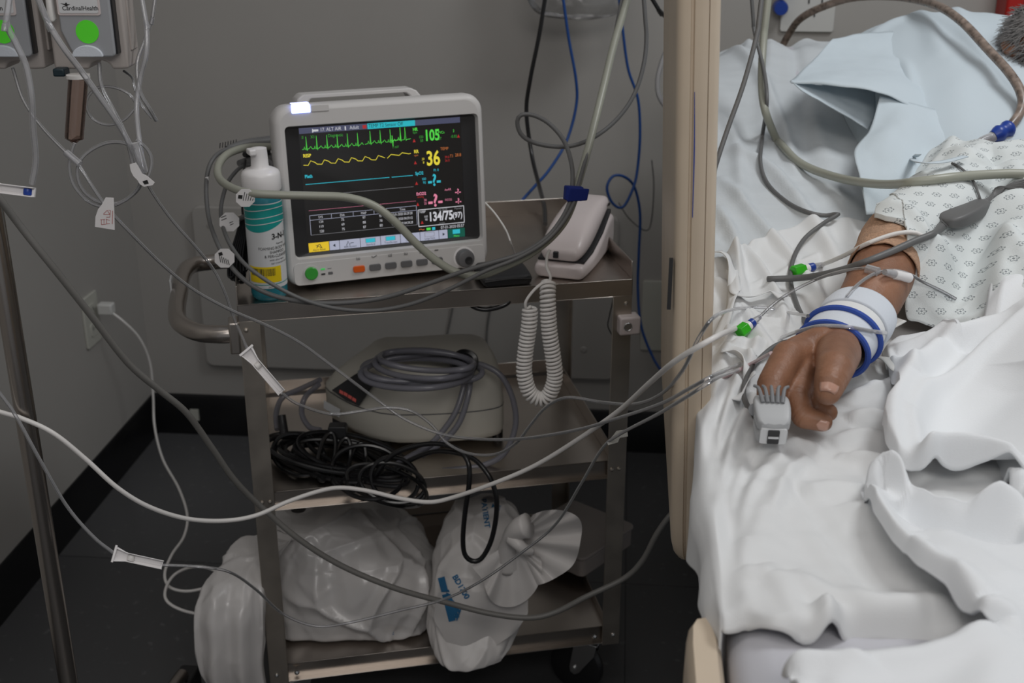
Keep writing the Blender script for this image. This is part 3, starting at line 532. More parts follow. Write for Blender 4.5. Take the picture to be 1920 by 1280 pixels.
# tubing coil lying on the pump, its hook-and-loop strap, its drops
tc_ = thing('compression_tubing', 'loose coil of grey-blue translucent air tubing on top of the compression pump', 'tubing', tuple(CW(.30, .19, .62)))
mb = MB(); rr = random.Random(4)
for (cx, cy, ax, ay, ph0, dz) in ((792, 694, 112, 30, .1, 0), (785, 690, 100, 27, .3, .010), (795, 683, 92, 22, -.1, .018), (780, 700, 104, 34, .2, .008), (800, 676, 88, 18, 0, .026)):
    P = []
    for i in range(16):
        a = 2*math.pi*i/16; px = cx+ax*math.cos(a); py = cy+ay*math.sin(a)+6*math.cos(a+ph0*9); P.append(PZ(px, py, .628+dz+.004*math.sin(3*a+ph0*20)))
    mb.tube(rel(tc_, P), .0050, 10, 120, True)
mb.build('coil', 'purple', tc_)
for P in ([(868, 680, 1.84), (905, 684, 1.83), (940, 705, 1.82), (962, 750, 1.81), (966, 800, 1.80), (945, 850, 1.79), (905, 872, 1.785), (850, 880, 1.78), (800, 885, 1.775)],
          [(872, 690, 1.82), (868, 730, 1.80), (850, 780, 1.78), (810, 830, 1.765), (775, 852, 1.76), (740, 872, 1.755)],
          [(880, 690, 1.83), (880, 730, 1.80), (862, 790, 1.78), (830, 828, 1.77), (790, 855, 1.76)],
          [(600, 712, 1.90), (565, 728, 1.93), (530, 745, 1.93), (518, 775, 1.90), (520, 805, 1.87)], [(598, 720, 1.89), (572, 745, 1.90), (566, 775, 1.88), (580, 800, 1.86), (600, 806, 1.84)]):
    cord('tubing_run', P, .0048, 'purple', None, None, parent=tc_)
MB().tube(rel(tc_, wp([(858, 672, 1.835), (872, 664, 1.83), (886, 672, 1.825), (884, 690, 1.82), (868, 693, 1.82), (856, 684, 1.83)])), .007, 8, 50, True, ell=1.5).build('hook_and_loop_strap', 'cable', tc_)
# ---------------------------------------------------------------- black power cord bundle
pc = thing('power_cord', 'long black power cord bundled in loops on the front of the middle shelf', 'cord', tuple(CW(.12, .06, .475)))
def loop(cx, cy, ax, ay, tilt, Y0, dY, r=.0038, ph=0, n=14, par=pc, name='cord_loop', res=90):
    P = []
    for i in range(n):
        a = 2*math.pi*i/n+ph; x, y = ax*math.cos(a), ay*math.sin(a); px = cx+x*math.cos(tilt)-y*math.sin(tilt); py = cy+x*math.sin(tilt)+y*math.cos(tilt); Y = Y0-dY*math.sin(a)
        q = PY(px, py, Y)
        if q[2] < .4795 and Y > 1.725: q = PZ(px, py, .4795)
        P.append(q)
    return MB().tube(rel(par, P), r, 8, res, True).build(name, 'cable', par)
for k2 in range(13):
    loop(640+rr.uniform(-34, 30), 858+rr.uniform(-8, 14), rr.uniform(88, 118), rr.uniform(20, 42), R(rr.uniform(8, 20)), 1.80+rr.uniform(-.02, .03), rr.uniform(.02, .05), ph=rr.uniform(0, 6))
for (cx, cy, ax, ay, t, Y) in ((735, 905, 62, 36, 12, 1.715), (725, 910, 78, 33, 18, 1.73), (740, 898, 46, 40, 30, 1.72), (560, 852, 50, 38, 20, 1.80), (690, 885, 68, 50, 10, 1.755)):
    loop(cx, cy, ax, ay, R(t), Y, .01, .0036)
for (cx, cy) in ((612, 856), (640, 866), (668, 876)): loop(cx, cy, 15, 46, R(12), 1.77, .03, .0036, name='binding_turn')
cord('cord_tail', [(700, 893, 1.725), (740, 850, 1.725), (800, 832, 1.72), (850, 838, 1.70), (876, 862, 1.672), (880, 900, 1.662), (872, 960, 1.660), (868, 1010, 1.660), (872, 1040, 1.660), (888, 1052, 1.660), (905, 1044, 1.660), (922, 1010, 1.660), (931, 960, 1.660), (928, 920, 1.662), (912, 885, 1.67), (880, 856, 1.695), (820, 846, 1.72), (770, 862, 1.735), (745, 880, 1.735)], .0040, 'cable', None, None, parent=pc)
cord('strain_relief', [(528, 778, 1.865), (531, 800, 1.855), (536, 830, 1.835)], [.0068, .0075, .0055], 'blackp', None, None, parent=pc, res=14)
MB().prism(rrect(.030, .022, .004, 4), 0, .02, 'y', c=tuple(rel(pc, [PY(632, 812, 1.80)])[0])).build('plug', 'blackp', pc, bevel=.002)
# ---------------------------------------------------------------- bags and cartons on the bottom shelf
o = MB().grid(ringblob([(650, .153, .02, .02, 1.87), (655, .153, .135, .105, 1.87), (655, .175, .152, .120, 1.87), (655, .215, .158, .128, 1.875), (648, .260, .150, .118, 1.88), (628, .30, .115, .095, 1.885), (590, .328, .065, .06, 1.88), (560, .338, .01, .01, 1.88)], 260, 150, .0120, 10, 1.4, .1522, .8, .016), closed=True)
G = ringblob([(470, .03, .01, .006, 1.66), (470, .035, .040, .012, 1.66), (458, .085, .046, .018, 1.655), (452, .13, .045, .024, 1.65), (440, .18, .052, .030, 1.65), (438, .23, .058, .035, 1.66), (440, .28, .057, .040, 1.675), (455, .315, .045, .035, 1.70), (490, .335, .035, .03, 1.76), (540, .335, .01, .01, 1.80)], 150, 120, .0100, 15, 6.2, None, .28, .017)
G[:, :, 1] += .010*np.sin(G[:, :, 0]*150)*np.linspace(1, .2, G.shape[0])[:, None]
o.grid(G, closed=True); o = o.build('plastic_bag', 'bag', ang=180); tag(o, 'plain white plastic bag slumped around the left cart leg on the bottom shelf', 'bag')
MB().text('E', .012, lambda X, Z: tuple(PY(736+X*900, 1186-Z*900, 1.757)), thick=.0002).build('printed_mark', 'blueink', o)
G = ringblob([(880, .160, .012, .01, 1.74), (885, .166, .050, .05, 1.755), (893, .195, .074, .075, 1.775), (900, .235, .078, .082, 1.785), (903, .28, .074, .078, 1.80), (905, .32, .066, .066, 1.82), (905, .355, .052, .05, 1.84), (915, .375, .01, .01, 1.85)], 180, 120, .0085, 12, 3.3, None, .7, .013)
k4 = G.copy(); m_ = (G[..., 2] < .21) & (G[..., 1] < 1.76); G[..., 1][m_] -= (.21-G[..., 2][m_])*.9; 
pb = MB().grid(G, closed=True)
pb.grid(np.array([[PY(822+168*s_-20*t*(1-s_)+ (0 if t < .5 else (46-168*s_*.62+20)*(t-.5)*1.3), 1110+88*t+(46*t*t*(1-abs(s_-.3)*1.8)), 1.688+.006*math.sin(s_*9+t*3)) for s_ in np.linspace(0, 1, 18)] for t in np.linspace(0, 1, 12)]))
pb.grid(fan((962, 1012), [(-52, 60), (-38, 92), (-24, 122), (-14, 132), (2, 126), (22, 122), (40, 108), (62, 96)], 1.70, .010, 46, sag=.035))
pb.grid(fan((960, 1016), [(28, 60), (44, 78), (60, 96), (76, 112), (92, 122), (108, 118), (128, 90), (150, 88)], 1.69, .008, 40, sag=.02))
pb.tube(wp([(955, 1060, 1.70), (950, 1030, 1.69), (958, 1006, 1.68), (975, 990, 1.67), (990, 985, 1.665)]), [.022, .016, .012, .016, .02], 14, 20)
pb.tube(wp([(958, 1008, 1.672), (972, 1020, 1.66), (984, 1030, 1.66), (998, 1034, 1.665)]), [.011, .010, .009, .006], 12, 16)
pbo = pb.build('printed_plastic_bag', 'bag2', ang=180); tag(pbo, 'translucent plastic bag with blue print and a twisted knot on the bottom shelf', 'bag')
def glue(px, py, off=-.002, lo=1.62):
    """front surface of the bag under a pixel"""
    X, Y, Z = PY(px, py, 1.75); c = Vector((0, 0, CH)); d = Vector(ray(px, py)).normalized(); h_ = BVH.ray_cast(c, d); return np.array(h_[0]+(-d)*.0015) if h_[0] else PY(px, py, 1.69)
from mathutils.bvhtree import BVHTree
BVH = BVHTree.FromPolygons([v.co for v in pbo.data.vertices], [tuple(p.vertices) for p in pbo.data.polygons])
pr = MB()
for (a0, b0, w0) in ((0, 0, 1), (.3, .07, .8), (.55, .12, .9)):
    pass
def strip(P0, P1, wd, n=14):
    A = np.array(P0, float); B = np.array(P1, float); d = (B-A)/np.linalg.norm(B-A); N = np.array([-d[1], d[0]])*wd/2
    return np.array([[glue(*(A+(B-A)*t+N*s_)) for t in np.linspace(0, 1, n)] for s_ in (-1, -.4, .4, 1)])
pr.grid(strip((827, 1082), (848, 1164), 13)); pr.grid(strip((838, 1106), (858, 1158), 7)); pr.grid(strip((848, 1126), (862, 1148), 5)); pr.grid(strip((860, 1137), (851, 1163), 2.5)); pr.grid(strip((865, 1138), (856, 1163), 2.5))
def gtext(t, x, y, size, ang, th=.3): 
    c, s_ = math.cos(R(ang)), math.sin(R(ang)); pr.text(t, size, lambda X, Z: tuple(glue(x+X*c+Z*s_, y+X*s_-Z*c)), thick=th*.01*size)
gtext('BD1700', 864, 1100, 15, 60, 3); gtext('PATIENT', 910, 962, 14, 82, 3); gtext('M E', 930, 950, 11, 18, 3)
pr.build('blue_print', 'blueink', pbo, smooth=False)
cb = thing('carton', 'low brown carton behind the two bags on the bottom shelf', 'box', CW(.335, .30, .1512), CY)
MB().box((0, 0, .045), (.20, .09, .09)).build('carton_body', 'card', cb, bevel=.002); MB().box((0, 0, .0905), (.20, .002, .002)).build('top_seam', 'bezel', cb)
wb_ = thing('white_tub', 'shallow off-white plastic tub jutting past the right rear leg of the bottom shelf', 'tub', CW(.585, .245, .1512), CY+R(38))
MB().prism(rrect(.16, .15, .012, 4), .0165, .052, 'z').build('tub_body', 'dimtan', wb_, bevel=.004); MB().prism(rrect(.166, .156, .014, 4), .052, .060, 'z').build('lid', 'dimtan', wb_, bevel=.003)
# ---------------------------------------------------------------- infusion stand with two pump modules
PX, PYY = -.612, 1.40
iv = thing('infusion_stand', 'brushed steel infusion pole standing at the left before the grey wall', 'infusion stand', (PX, PYY, 0))
MB().cyl((0, 0, .10), (0, 0, 1.95), .0126, 32).build('pole', 'pole', iv)
MB().lathe([(0, .085), (.032, .085), (.034, .10), (.03, .13), (.018, .14), (0, .14)], n=28).build('hub', 'zinc', iv)
for i in range(5):
    a = R(84+72*i); d = Vector((math.cos(a), math.sin(a), 0)); l = MB().tube([d*.02+Vector((0, 0, .115)), d*.2+Vector((0, 0, .10)), d*.37+Vector((0, 0, .075))], .012, 12, 14).build('leg', 'pole', iv)
    MB().box(d*.385+Vector((0, 0, .036)), (.055, .036, .062), rot(0, 0, a)).build('caster_block', 'black', l, bevel=.006)
    MB().cyl(d*.385+Vector((-.014*d.y, .014*d.x, .024)), d*.385-Vector((-.014*d.y, .014*d.x, -.024)), .0235, 22).build('caster_wheel', 'blackp', l)
YP = 1.455
def PP(px, py): p = PY(px, py, YP); return p[0], p[2]
def pumpmod(dx, label, words, sz):
    t = thing('infusion_pump_module', label, 'infusion pump', (0, 0, 0))
    def q(px, py): return PP(px+dx, py)
    zt = 1.42; (xl, zb), (xr, _) = q(100, 131), q(240, 131); zc = q(180, 100)[1]
    # body with an arch cut at the bottom
    xa, xb = q(165, 131)[0], q(208, 131)[0]; arch = [((xa+xb)/2+(xb-xa)/2*math.cos(R(a)), zb+.010*math.sin(R(a))) for a in range(180, -1, -20)]
    Pf = [(xl, zt), (xl, zb)]+arch+[(q(222, 131)[0], zb), (xr, zb+.001), (xr, zt)]
    MB().prism(Pf[::-1], YP+.004, YP+.052, 'y').build('module_body', 'pumptan', t, bevel=.003)
    d0, d1 = q(118, 40)[0], q(215, 40)[0]; dz = q(165, 104)[1]
    door = MB().prism([(d0, zt-.005), (d0, dz+.03), (d0+.012, dz), (d1-.003, dz), (d1, dz+.003), (d1, zt-.005)][::-1], YP-.012, YP+.004, 'y').build('door', 'pumpgrey', t, bevel=.0025)
    MB().prism([(d1, zt-.005), (d1, dz+.003), (d1+.0022, dz+.003), (d1+.0022, zt-.005)], YP-.008, YP+.004, 'y').build('door_gasket', 'black', door)
    cxx, czz = q(172, 103); MB().prism([(cxx+.018*math.cos(R(a)), czz+.013*math.sin(R(a))) for a in range(0, 181, 12)], YP-.0155, YP-.011, 'y').build('finger_lip', 'foam', door, bevel=.001)
    gx, gz = q(170, 57); gs = MB().prism([(gx+.0132*math.cos(R(a)), gz+.0132*math.sin(R(a))) for a in range(0, 360, 12)], YP-.0126, YP-.0118, 'y').build('green_sticker', 'greensticker', door); gs['label'] = 'round bright green sticker'
    lx0, lz0 = q(116, 27); lx1 = q(196, 25)[0]; fr_ = MB().prism(rrect(lx1-lx0, .06, .003, 4, (lx0+lx1)/2, lz0+.03), YP-.0135, YP-.0115, 'y').build('display_frame', 'beigephone', door, bevel=.0008)
    fp = MB().prism(rrect(lx1-lx0-.005, .055, .002, 4, (lx0+lx1)/2, lz0+.0305), YP-.0142, YP-.013, 'y').build('name_plate', 'label', fr_)
    wx, wz = q(*words[1]); MB().text(words[0], sz, lambda X, Z: (wx+X, YP-.0144, wz+Z), thick=.00008).build('name_lettering', 'ink', fp, smooth=False)
    if dx == 0:
        bx, bz = q(131, 7); MB().add([(bx+a, YP-.0144, bz+b) for a, b in ((-.006, .0022), (-.001, .0014), (.001, .0032), (.002, .0012), (.0055, .0010), (.0015, -.0008), (.003, -.003), (.0, -.001), (-.002, .0003))], [tuple(range(9))]).build('bird_emblem', 'ink', fp, smooth=False)
    bar = [q(92, -30), q(98, 20), q(103, 38), q(112, 38), q(108, 15), q(102, -30)]; MB().prism(bar, YP-.02, YP-.006, 'y').build('door_lever', 'whitel', t, bevel=.003)
    (lx, lz), (lx2, lz2) = q(104, 126), q(128, 141); MB().box(((lx+lx2)/2, YP-.002, (lz+lz2)/2), (abs(lx2-lx), .02, abs(lz-lz2))).build('release_latch', mat('teal_latch', (.012, .03, .04), .4), t, bevel=.002)
    MB().box((xr+.0008, YP+.03, zb+.13), (.003, .022, .22)).build('side_rib', 'pumptan', t, bevel=.001)
    return t
pumpmod(0, 'infusion pump module with a green sticker, right one of the pair at upper left', ('CardinalHealth', (158, 13)), .0068)
pumpmod(-157, 'infusion pump module cut by the picture edge, left of its twin', ('Infusion', (152, 13)), .0075)
MB().box((PX-.0, 1.512, 1.30), (.06, .05, .10)).box((PX-.0, 1.42, 1.30), (.05, .14, .05)).build('pump_clamp', 'blackp', None, bevel=.006)
bpy.data.objects['pump_clamp'].parent = iv; bpy.data.objects['pump_clamp'].location = (-PX, -PYY, 0)
# drip chamber
dc = thing('drip_chamber', 'clear amber-tinted drip chamber hanging under the pump module', 'drip chamber', tuple(PY(142, 205, 1.44)))
c0, c1 = rel(dc, [PY(147, 146, 1.44), PY(139, 258, 1.44)]); MB().tube([c0, c1], [.0112, .0108], 30, 12).build('chamber', 'amber', dc)
MB().tube([tuple(Vector(c0)+Vector((.0, 0, .004))), c0], [.0135, .0135], 24, 3).build('chamber_cap', 'whitel', dc); MB().tube([c1, tuple(Vector(c1)-Vector((0, 0, .006)))], [.0108, .003], 24, 6).build('outlet_cone', 'amber', dc)
# ---------------------------------------------------------------- wall items
ol = thing('wall_outlet', 'ivory duplex outlet on the left wall with a white plug in it', 'outlet', RW(0, -.30, .425), RY)
MB().prism(rrect(.075, .118, .005, 4), 0, .006, 'x').build('cover_plate', 'plate', ol, bevel=.0015)
for z in (.022, -.022):
    s_ = MB().prism(rrect(.034, .030, .006, 4, 0, z), .006, .008, 'x').build('socket', 'plate', ol)
    for y in (-.006, .006): MB().box((.0083, y, z+.003), (.0008, .0018, .008)).build('slot', 'bezel', s_)
wpl = [RW(.006, -.285, .447)]
wc = thing('white_power_cord', 'white power cord plugged into the left wall outlet and trailing onto the floor', 'cord', tuple(RW(.02, -.285, .447)))
MB().box((.014, 0, 0), (.034, .024, .026), rot(0, 0, RY)).build('plug', 'platew', wc, bevel=.004)
cord('cord_run', [(RW(.035, -.285, .447),), (232, 603, 2.60), (262, 635, 2.62), (281, 680, 2.64), (287, 740, 2.64), (290, 800, 2.60), (305, 860, 2.45), (335, 915, 2.28), (351, 965, 2.16), (345, 1005, 2.08), (322, 1040, 2.00), (309, 1075, 1.945), (318, 1100, 1.92), (350, 1108, 1.92), (390, 1100, 1.93), (410, 1085, 1.95), (400, 1068, 1.97), (365, 1062, 1.98), (330, 1075, 1.94), (312, 1100, 1.90), (312, 1125, 1.87), (340, 1143, 1.86), (385, 1152, 1.86), (440, 1150, 1.86)], .0028, 'whitel', None, None, parent=wc)
o2 = thing('double_outlet_plate', 'large ivory wall plate with dark sockets low on the back wall', 'outlet', RW(1.30, 0, .367), RY)
MB().prism(rrect(.115, .178, .006, 4), -.007, 0, 'y').build('cover_plate', 'plate', o2, bevel=.0015)
for (x, z) in ((-.0, .032), (-.0, -.03), (.04, .03)): MB().lathe([(0, 0), (.009, 0), (.0085, -.001), (0, -.0015)], n=16, r=rot(R(90)), c=(x, -.0072, z)).build('socket', 'bezel', o2)
for z in (.07, -.07): MB().lathe([(0, 0), (.004, 0), (.0035, .001), (0, .0012)], n=10, r=rot(R(90)), c=(.0, -.0072, z)).build('plate_screw', 'zinc', o2)
vr = thing('vacuum_regulator', 'dim brown cylindrical fitting with a rounded bowl on the wall beside the bed rail', 'wall fitting', RW(1.355, -.06, .25), RY)
MB().lathe([(0, .20), (.022, .20), (.024, .18), (.024, .06), (.022, .05), (0, .05)], n=26, c=(0, 0, -.02)).build('cylinder', 'card', vr)
MB().lathe([(0, -.055), (.025, -.05), (.048, -.03), (.055, -.005), (.052, .015), (.03, .03), (0, .03)], n=30).build('bowl', mat('dim_olive_plastic', (.14, .13, .10), .4), vr)
MB().box((0, .04, .07), (.03, .04, .03)).build('wall_bracket', 'blackp', vr, bevel=.003)
tg = MB().box((0, 0, 0), (.022, .006, .030)).build('wall_tag', 'plate'); tg.location = RW(.108, -.0105, .058); tg.rotation_euler = (0, 0, RY); tag(tg, 'tiny pale tag fixed on the black baseboard near the corner', 'tag')
hw = thing('headwall_outlet', 'white headwall gas and power outlet with a blue knob above the pillow', 'outlet', RW(1.575, 0, 1.105), RY)
MB().prism(rrect(.115, .13, .006, 4), -.008, 0, 'y').build('cover_plate', 'platew', hw, bevel=.0015); MB().lathe([(0, .03), (.014, .03), (.016, .024), (.016, 0), (0, 0)], n=24, r=rot(R(90)), c=(-.062, -.012, -.012)).build('blue_knob', 'blue', hw)
MB().lathe([(0, .04), (.010, .04), (.013, .03), (.013, 0), (0, 0)], n=20, r=rot(R(90)), c=(-.055, -.008, .03)).build('gas_nipple', 'blackp', hw)
for (x, z) in ((.0, .0), (.0, .03), (.028, .0), (.028, .03), (.014, -.028)): MB().box((x, -.0085, z), (.003, .002, .009)).build('slot', 'bezel', hw)
rb_ = thing('red_wall_box', 'red wall box with black lettering at the top right corner', 'box', RW(2.03, -.04, 1.11), RY)
MB().box((0, 0, .03), (.12, .08, .16)).build('box_body', 'red', rb_, bevel=.006)
rl = MB(); 
for i, t in enumerate(('BIOHAZARD', 'SHARPS')): rl.text(t, .016, lambda X, Z, i=i: (X, -.0404, .03-.022*i+Z), thick=.0003)
rl.build('box_lettering', 'ink', rb_, smooth=False)
# hanging clear bag
G = ringblob([(1095, 1.075, .008, .006, 2.66), (1092, 1.085, .075, .02, 2.66), (1090, 1.115, .098, .03, 2.66), (1088, 1.16, .100, .03, 2.66), (1088, 1.30, .095, .028, 2.66), (1088, 1.42, .03, .01, 2.66)], 80, 60, .010, 16, 8.)
o = MB().grid(G, closed=True).build('hanging_clear_bag', 'film', ang=180); tag(o, 'clear crinkled plastic bag hanging against the back wall at the top edge', 'bag')
# cables on the back wall
BC = 'cables hanging down the back wall'
cord('black_cable', [(1028, -40, 2.4), (1012, 60, 2.4), (994, 150, 2.4), (987, 210, 2.4), (997, 290, 2.38), (1010, 345, 2.3), (1020, 385, 2.15), (1022, 420, 2.05)], .0042, 'cable', 'thick black cable hanging from the top edge to the back of the cart', 'cable')
cord('black_cable', [(1215, -15, 2.3), (1235, 18, 2.3), (1262, 42, 2.25), (1300, 62, 2.2)], .0040, 'cable', 'short black cable curving into the bed rail at the top edge', 'cable')
cord('blue_cable', [(1052, -30, 2.5), (1066, 70, 2.5), (1080, 150, 2.5), (1080, 200, 2.5), (1062, 265, 2.48), (1030, 318, 2.42), (1000, 352, 2.36), (972, 385, 2.25), (955, 420, 2.12)], .0031, 'bluecable', 'blue network cable bowing down to the cart beside the hanging bag', 'cable')
cord('blue_cable', [(1158, -30, 2.62), (1168, 60, 2.62), (1178, 130, 2.62), (1196, 185, 2.62), (1200, 250, 2.62), (1196, 310, 2.62), (1188, 350, 2.61), (1168, 388, 2.60), (1148, 380, 2.60), (1138, 352, 2.60), (1150, 330, 2.61), (1172, 332, 2.62), (1190, 352, 2.64), (1200, 400, 2.64), (1198, 470, 2.64), (1196, 540, 2.64), (1202, 610, 2.62), (1222, 665, 2.60), (1240, 695, 2.58), (1262, 720, 2.56)], .0031, 'bluecable', 'blue network cable with a small loop hanging beside the bed rail', 'cable')
cord('grey_line', [(1222, 300, 2.73), (1226, 350, 2.73), (1221, 415, 2.73), (1210, 432, 2.72), (1180, 410, 2.72), (1160, 380, 2.72)], .0016, 'greycable', 'thin grey line on the back wall behind the blue loop', 'cable')
cord('clear_line', [(1256, 80, 2.5), (1240, 120, 2.5), (1233, 155, 2.5), (1238, 185, 2.5), (1262, 215, 2.5)], .0055, 'clearw', 'clear tube loop bulging out from behind the bed rail near the top', 'tube')
cord('grey_line', [(856, 540, 2.79), (846, 590, 2.795), (836, 640, 2.797), (830, 690, 2.80)], .0018, 'greycable', 'thin grey line under the cart top, left of its twin', 'cable')
cord('grey_line', [(926, 545, 2.785), (914, 610, 2.79), (913, 650, 2.79), (920, 680, 2.79), (934, 705, 2.79)], .0018, 'greycable', 'thin grey line under the cart top near the coiled phone cord', 'cable')
cord('black_lead', [(870, 560, 1.76), (890, 576, 1.76), (915, 580, 1.76), (945, 572, 1.76), (965, 556, 1.77)], .0036, 'cable', 'black lead sagging beneath the edge of the cart top', 'cable')
cord('grey_line', [(1150, 560, 2.0), (1142, 595, 2.0), (1140, 612, 2.0), (1150, 632, 2.02)], .0012, 'greycable', 'thin grey line looping beside the clamp on the right cart leg', 'cable')
# ---------------------------------------------------------------- bed frame of reference and height functions
BO = np.array([.165, .79]); cB, sB = math.cos(RY), math.sin(RY)
def BWP(u, v, z): return np.stack([BO[0]+u*cB-v*sB, BO[1]+u*sB+v*cB, z+0*u], -1)
def UV(P): d = np.array(P)[..., :2]-BO; return np.stack([d[..., 0]*cB+d[..., 1]*sB, -d[..., 0]*sB+d[..., 1]*cB], -1)
def sst(a, b, x): t = np.clip((x-a)/(b-a), 0, 1); return t*t*(3-2*t)
def Hm(u, v): return .84+.232*.08*np.log1p(np.exp((v-.62)/.08))-.010*np.exp(-((u)/.02)**2)-.05*(1-sst(.0, .16, u))*sst(1.38, 1.66, v)-.03*sst(1.55, 1.67, v)
def lat(ix, iy, sd): h = np.sin(ix*127.1+iy*311.7+sd*74.7)*43758.5453; return h-np.floor(h)
def vn(u, v, s, sd=0., su=1., sv=1.):
    x, y = u*s*su, v*s*sv; ix, iy = np.floor(x), np.floor(y); fx, fy = x-ix, y-iy; fx = fx*fx*fx*(fx*(fx*6-15)+10); fy = fy*fy*fy*(fy*(fy*6-15)+10)
    return (lat(ix, iy, sd)*(1-fx)+lat(ix+1, iy, sd)*fx)*(1-fy)+(lat(ix, iy+1, sd)*(1-fx)+lat(ix+1, iy+1, sd)*fx)*fy*1.-.5
class Ridges:
    def __init__(s, z=.88): s.L = []; s.z = z
    def add(s, pts, amp, w, taper=True, z=None, res=26):
        uv = UV(np.array([PZ(p[0], p[1], z or s.z) for p in pts])); uv = cat(np.c_[uv, uv[:, 0]*0], res)[:, :2]; s.L.append((uv, amp, w, taper)); return s
    def __call__(s, u, v):
        sh = u.shape; P = np.stack([u.ravel(), v.ravel()], 1); out = np.zeros(len(P))
        for uv, amp, w, tp in s.L:
            lo = uv.min(0)-4*w; hi = uv.max(0)+4*w; m = ((P > lo) & (P < hi)).all(1)
            if not m.any(): continue
            Q = P[m]; best = np.full(len(Q), 1e9); tt = np.zeros(len(Q)); n = len(uv)
            for i in range(n-1):
                a, b = uv[i], uv[i+1]; d = b-a; t = np.clip(((Q-a)@d)/(d@d+1e-12), 0, 1); e = Q-a-t[:, None]*d; q = (e*e).sum(1); k = q < best; best[k] = q[k]; tt[k] = (i+t[k])/(n-1)
            f = np.exp(-best/(w*w)*.9)
            if tp: f = f*np.clip(np.minimum(tt, 1-tt)*6, 0, 1)**.5
            out[m] += amp*f
        return out.reshape(sh)
def onH(px, py, H, y0=.45, y1=2.75, n=150):
    d = ray(px, py); Y = np.linspace(y0, y1, n); t = Y/d[1]; P = np.array([0, 0, CH])+d*t[:, None]; P = P[(P[:, 2] < 1.3) & (P[:, 2] > .78)]
    if len(P) < 3: return onH0(px, py, H)
    uv = UV(P); g = P[:, 2]-H(uv[:, 0], uv[:, 1]); k = np.where(g < 0)[0]
    if len(k) == 0: return P[-1]
    i = max(1, k[0]); Q = P[i-1]+(P[i]-P[i-1])*np.linspace(0, 1, 14)[:, None]; uv = UV(Q); g = Q[:, 2]-H(uv[:, 0], uv[:, 1]); k = np.where(g < 0)[0]; i = max(1, k[0] if len(k) else 13); f = np.clip(g[i-1]/(g[i-1]-g[i]+1e-9), 0, 1); return Q[i-1]+(Q[i]-Q[i-1])*f
def onH0(px, py, H, y0=.35, y1=3.2, n=700):
    d = ray(px, py); Y = np.linspace(y0, y1, n); t = Y/d[1]; P = np.array([0, 0, CH])+d*t[:, None]; uv = UV(P); g = P[:, 2]-H(uv[:, 0], uv[:, 1]); k = np.where(g < 0)[0]
    if len(k) == 0: return P[-1]
    i = max(1, k[0]); f = g[i-1]/(g[i-1]-g[i]); return P[i-1]+(P[i]-P[i-1])*f
# ---------------------------------------------------------------- bed
bed = thing('hospital_bed', 'hospital bed with tall beige plastic side rails, at the right of the cart', 'bed', (BO[0], BO[1], 0), RY)
def railloft(prof, zs, name, m, lean=0.):
    G = []
    cx = np.mean([p[0] for p in prof]); cy = np.mean([p[1] for p in prof])
    for z, su, sv in zs: G.append([(cx+(p[0]-cx)*su-(z-.95)*math.tan(lean), cy+(p[1]-cy)*sv, z) for p in prof])
    G = np.array(G); mb = MB().grid(G, closed=True); k = G.shape[1]; mb.f += [list(range(k)), list(range((len(zs)-1)*k, len(zs)*k))]; mb.m += [0, 0]; return mb.build(name, m, bed, ang=38)
v0 = .405
prof = [(-.034, v0+.024), (-.0335, v0+.014), (-.031, v0+.0075), (-.0265, v0+.004), (-.0205, v0+.0025), (-.0195, v0+.0052), (-.0175, v0+.0055), (-.0165, v0+.0015), (-.011, v0-.0005), (-.0055, v0-.001), (-.0035, v0-.0005), (-.0031, v0+.0016), (-.0026, v0-.0005), (.002, v0+.0005), (.006, v0+.004), (.008, v0+.012), (.0085, v0+.05), (.0085, v0+.50), (.004, v0+.55), (-.015, v0+.56), (-.030, v0+.55), (-.034, v0+.50)]
zs = [(.652, .35, .90), (.655, .6, .93), (.662, .82, .955), (.675, .94, .975), (.70, 1, .99), (.74, 1, 1), (.9, 1, 1), (1.1, 1, 1), (1.28, 1, 1), (1.33, .96, .985), (1.36, .8, .95), (1.368, .5, .9)]
hr = railloft(prof, zs, 'side_rail', 'beige', R(2.1))
ink_ = MB().tube([(-.0160, v0+.0008, 1.186), (-.0152, v0+.0006, 1.13), (-.0158, v0+.0008, 1.06)], [.0003, .0007, .0004], 6, 12)
ink_.v = [(x-(z-.95)*math.tan(R(2.1)), y, z) for x, y, z in ink_.v]; ink_.build('blue_pen_mark', 'blue', hr)
MB().box((-.0385, v0+.012, .985), (.004, .006, .055)).build('rail_latch', 'blackp', hr)
prof2 = [(-.030, -.55), (-.030, .02), (-.028, .045), (-.022, .055), (-.010, .058), (-.004, .050), (.0, .03), (.0, -.55)]
railloft(prof2, [(.42, .6, .98), (.44, 1, 1), (.78, 1, 1), (.805, .97, .995), (.818, .85, .985), (.824, .6, .97)], 'side_rail', 'beige', 0)
fr_ = MB().box((.46, .62, .60), (.84, 2.1, .07)); fr_.box((.46, .62, .655), (.80, 2.0, .04)); fr_.build('bed_frame', 'beige2', bed, bevel=.01)
for (x, y) in ((.12, -.25), (.80, -.25), (.12, 1.45), (.80, 1.45)):
    l = MB().box((x, y, .34), (.06, .06, .46)).build('leg', 'beige2', bed, bevel=.006); MB().cyl((x-.02, y, .065), (x+.02, y, .065), .065, 24).build('caster', 'black', l)
MB().prism(rrect(.9, .40, .05, 6, .46, .78), 1.775, 1.80, 'y').build('headboard', 'beige2', bed, bevel=.008)
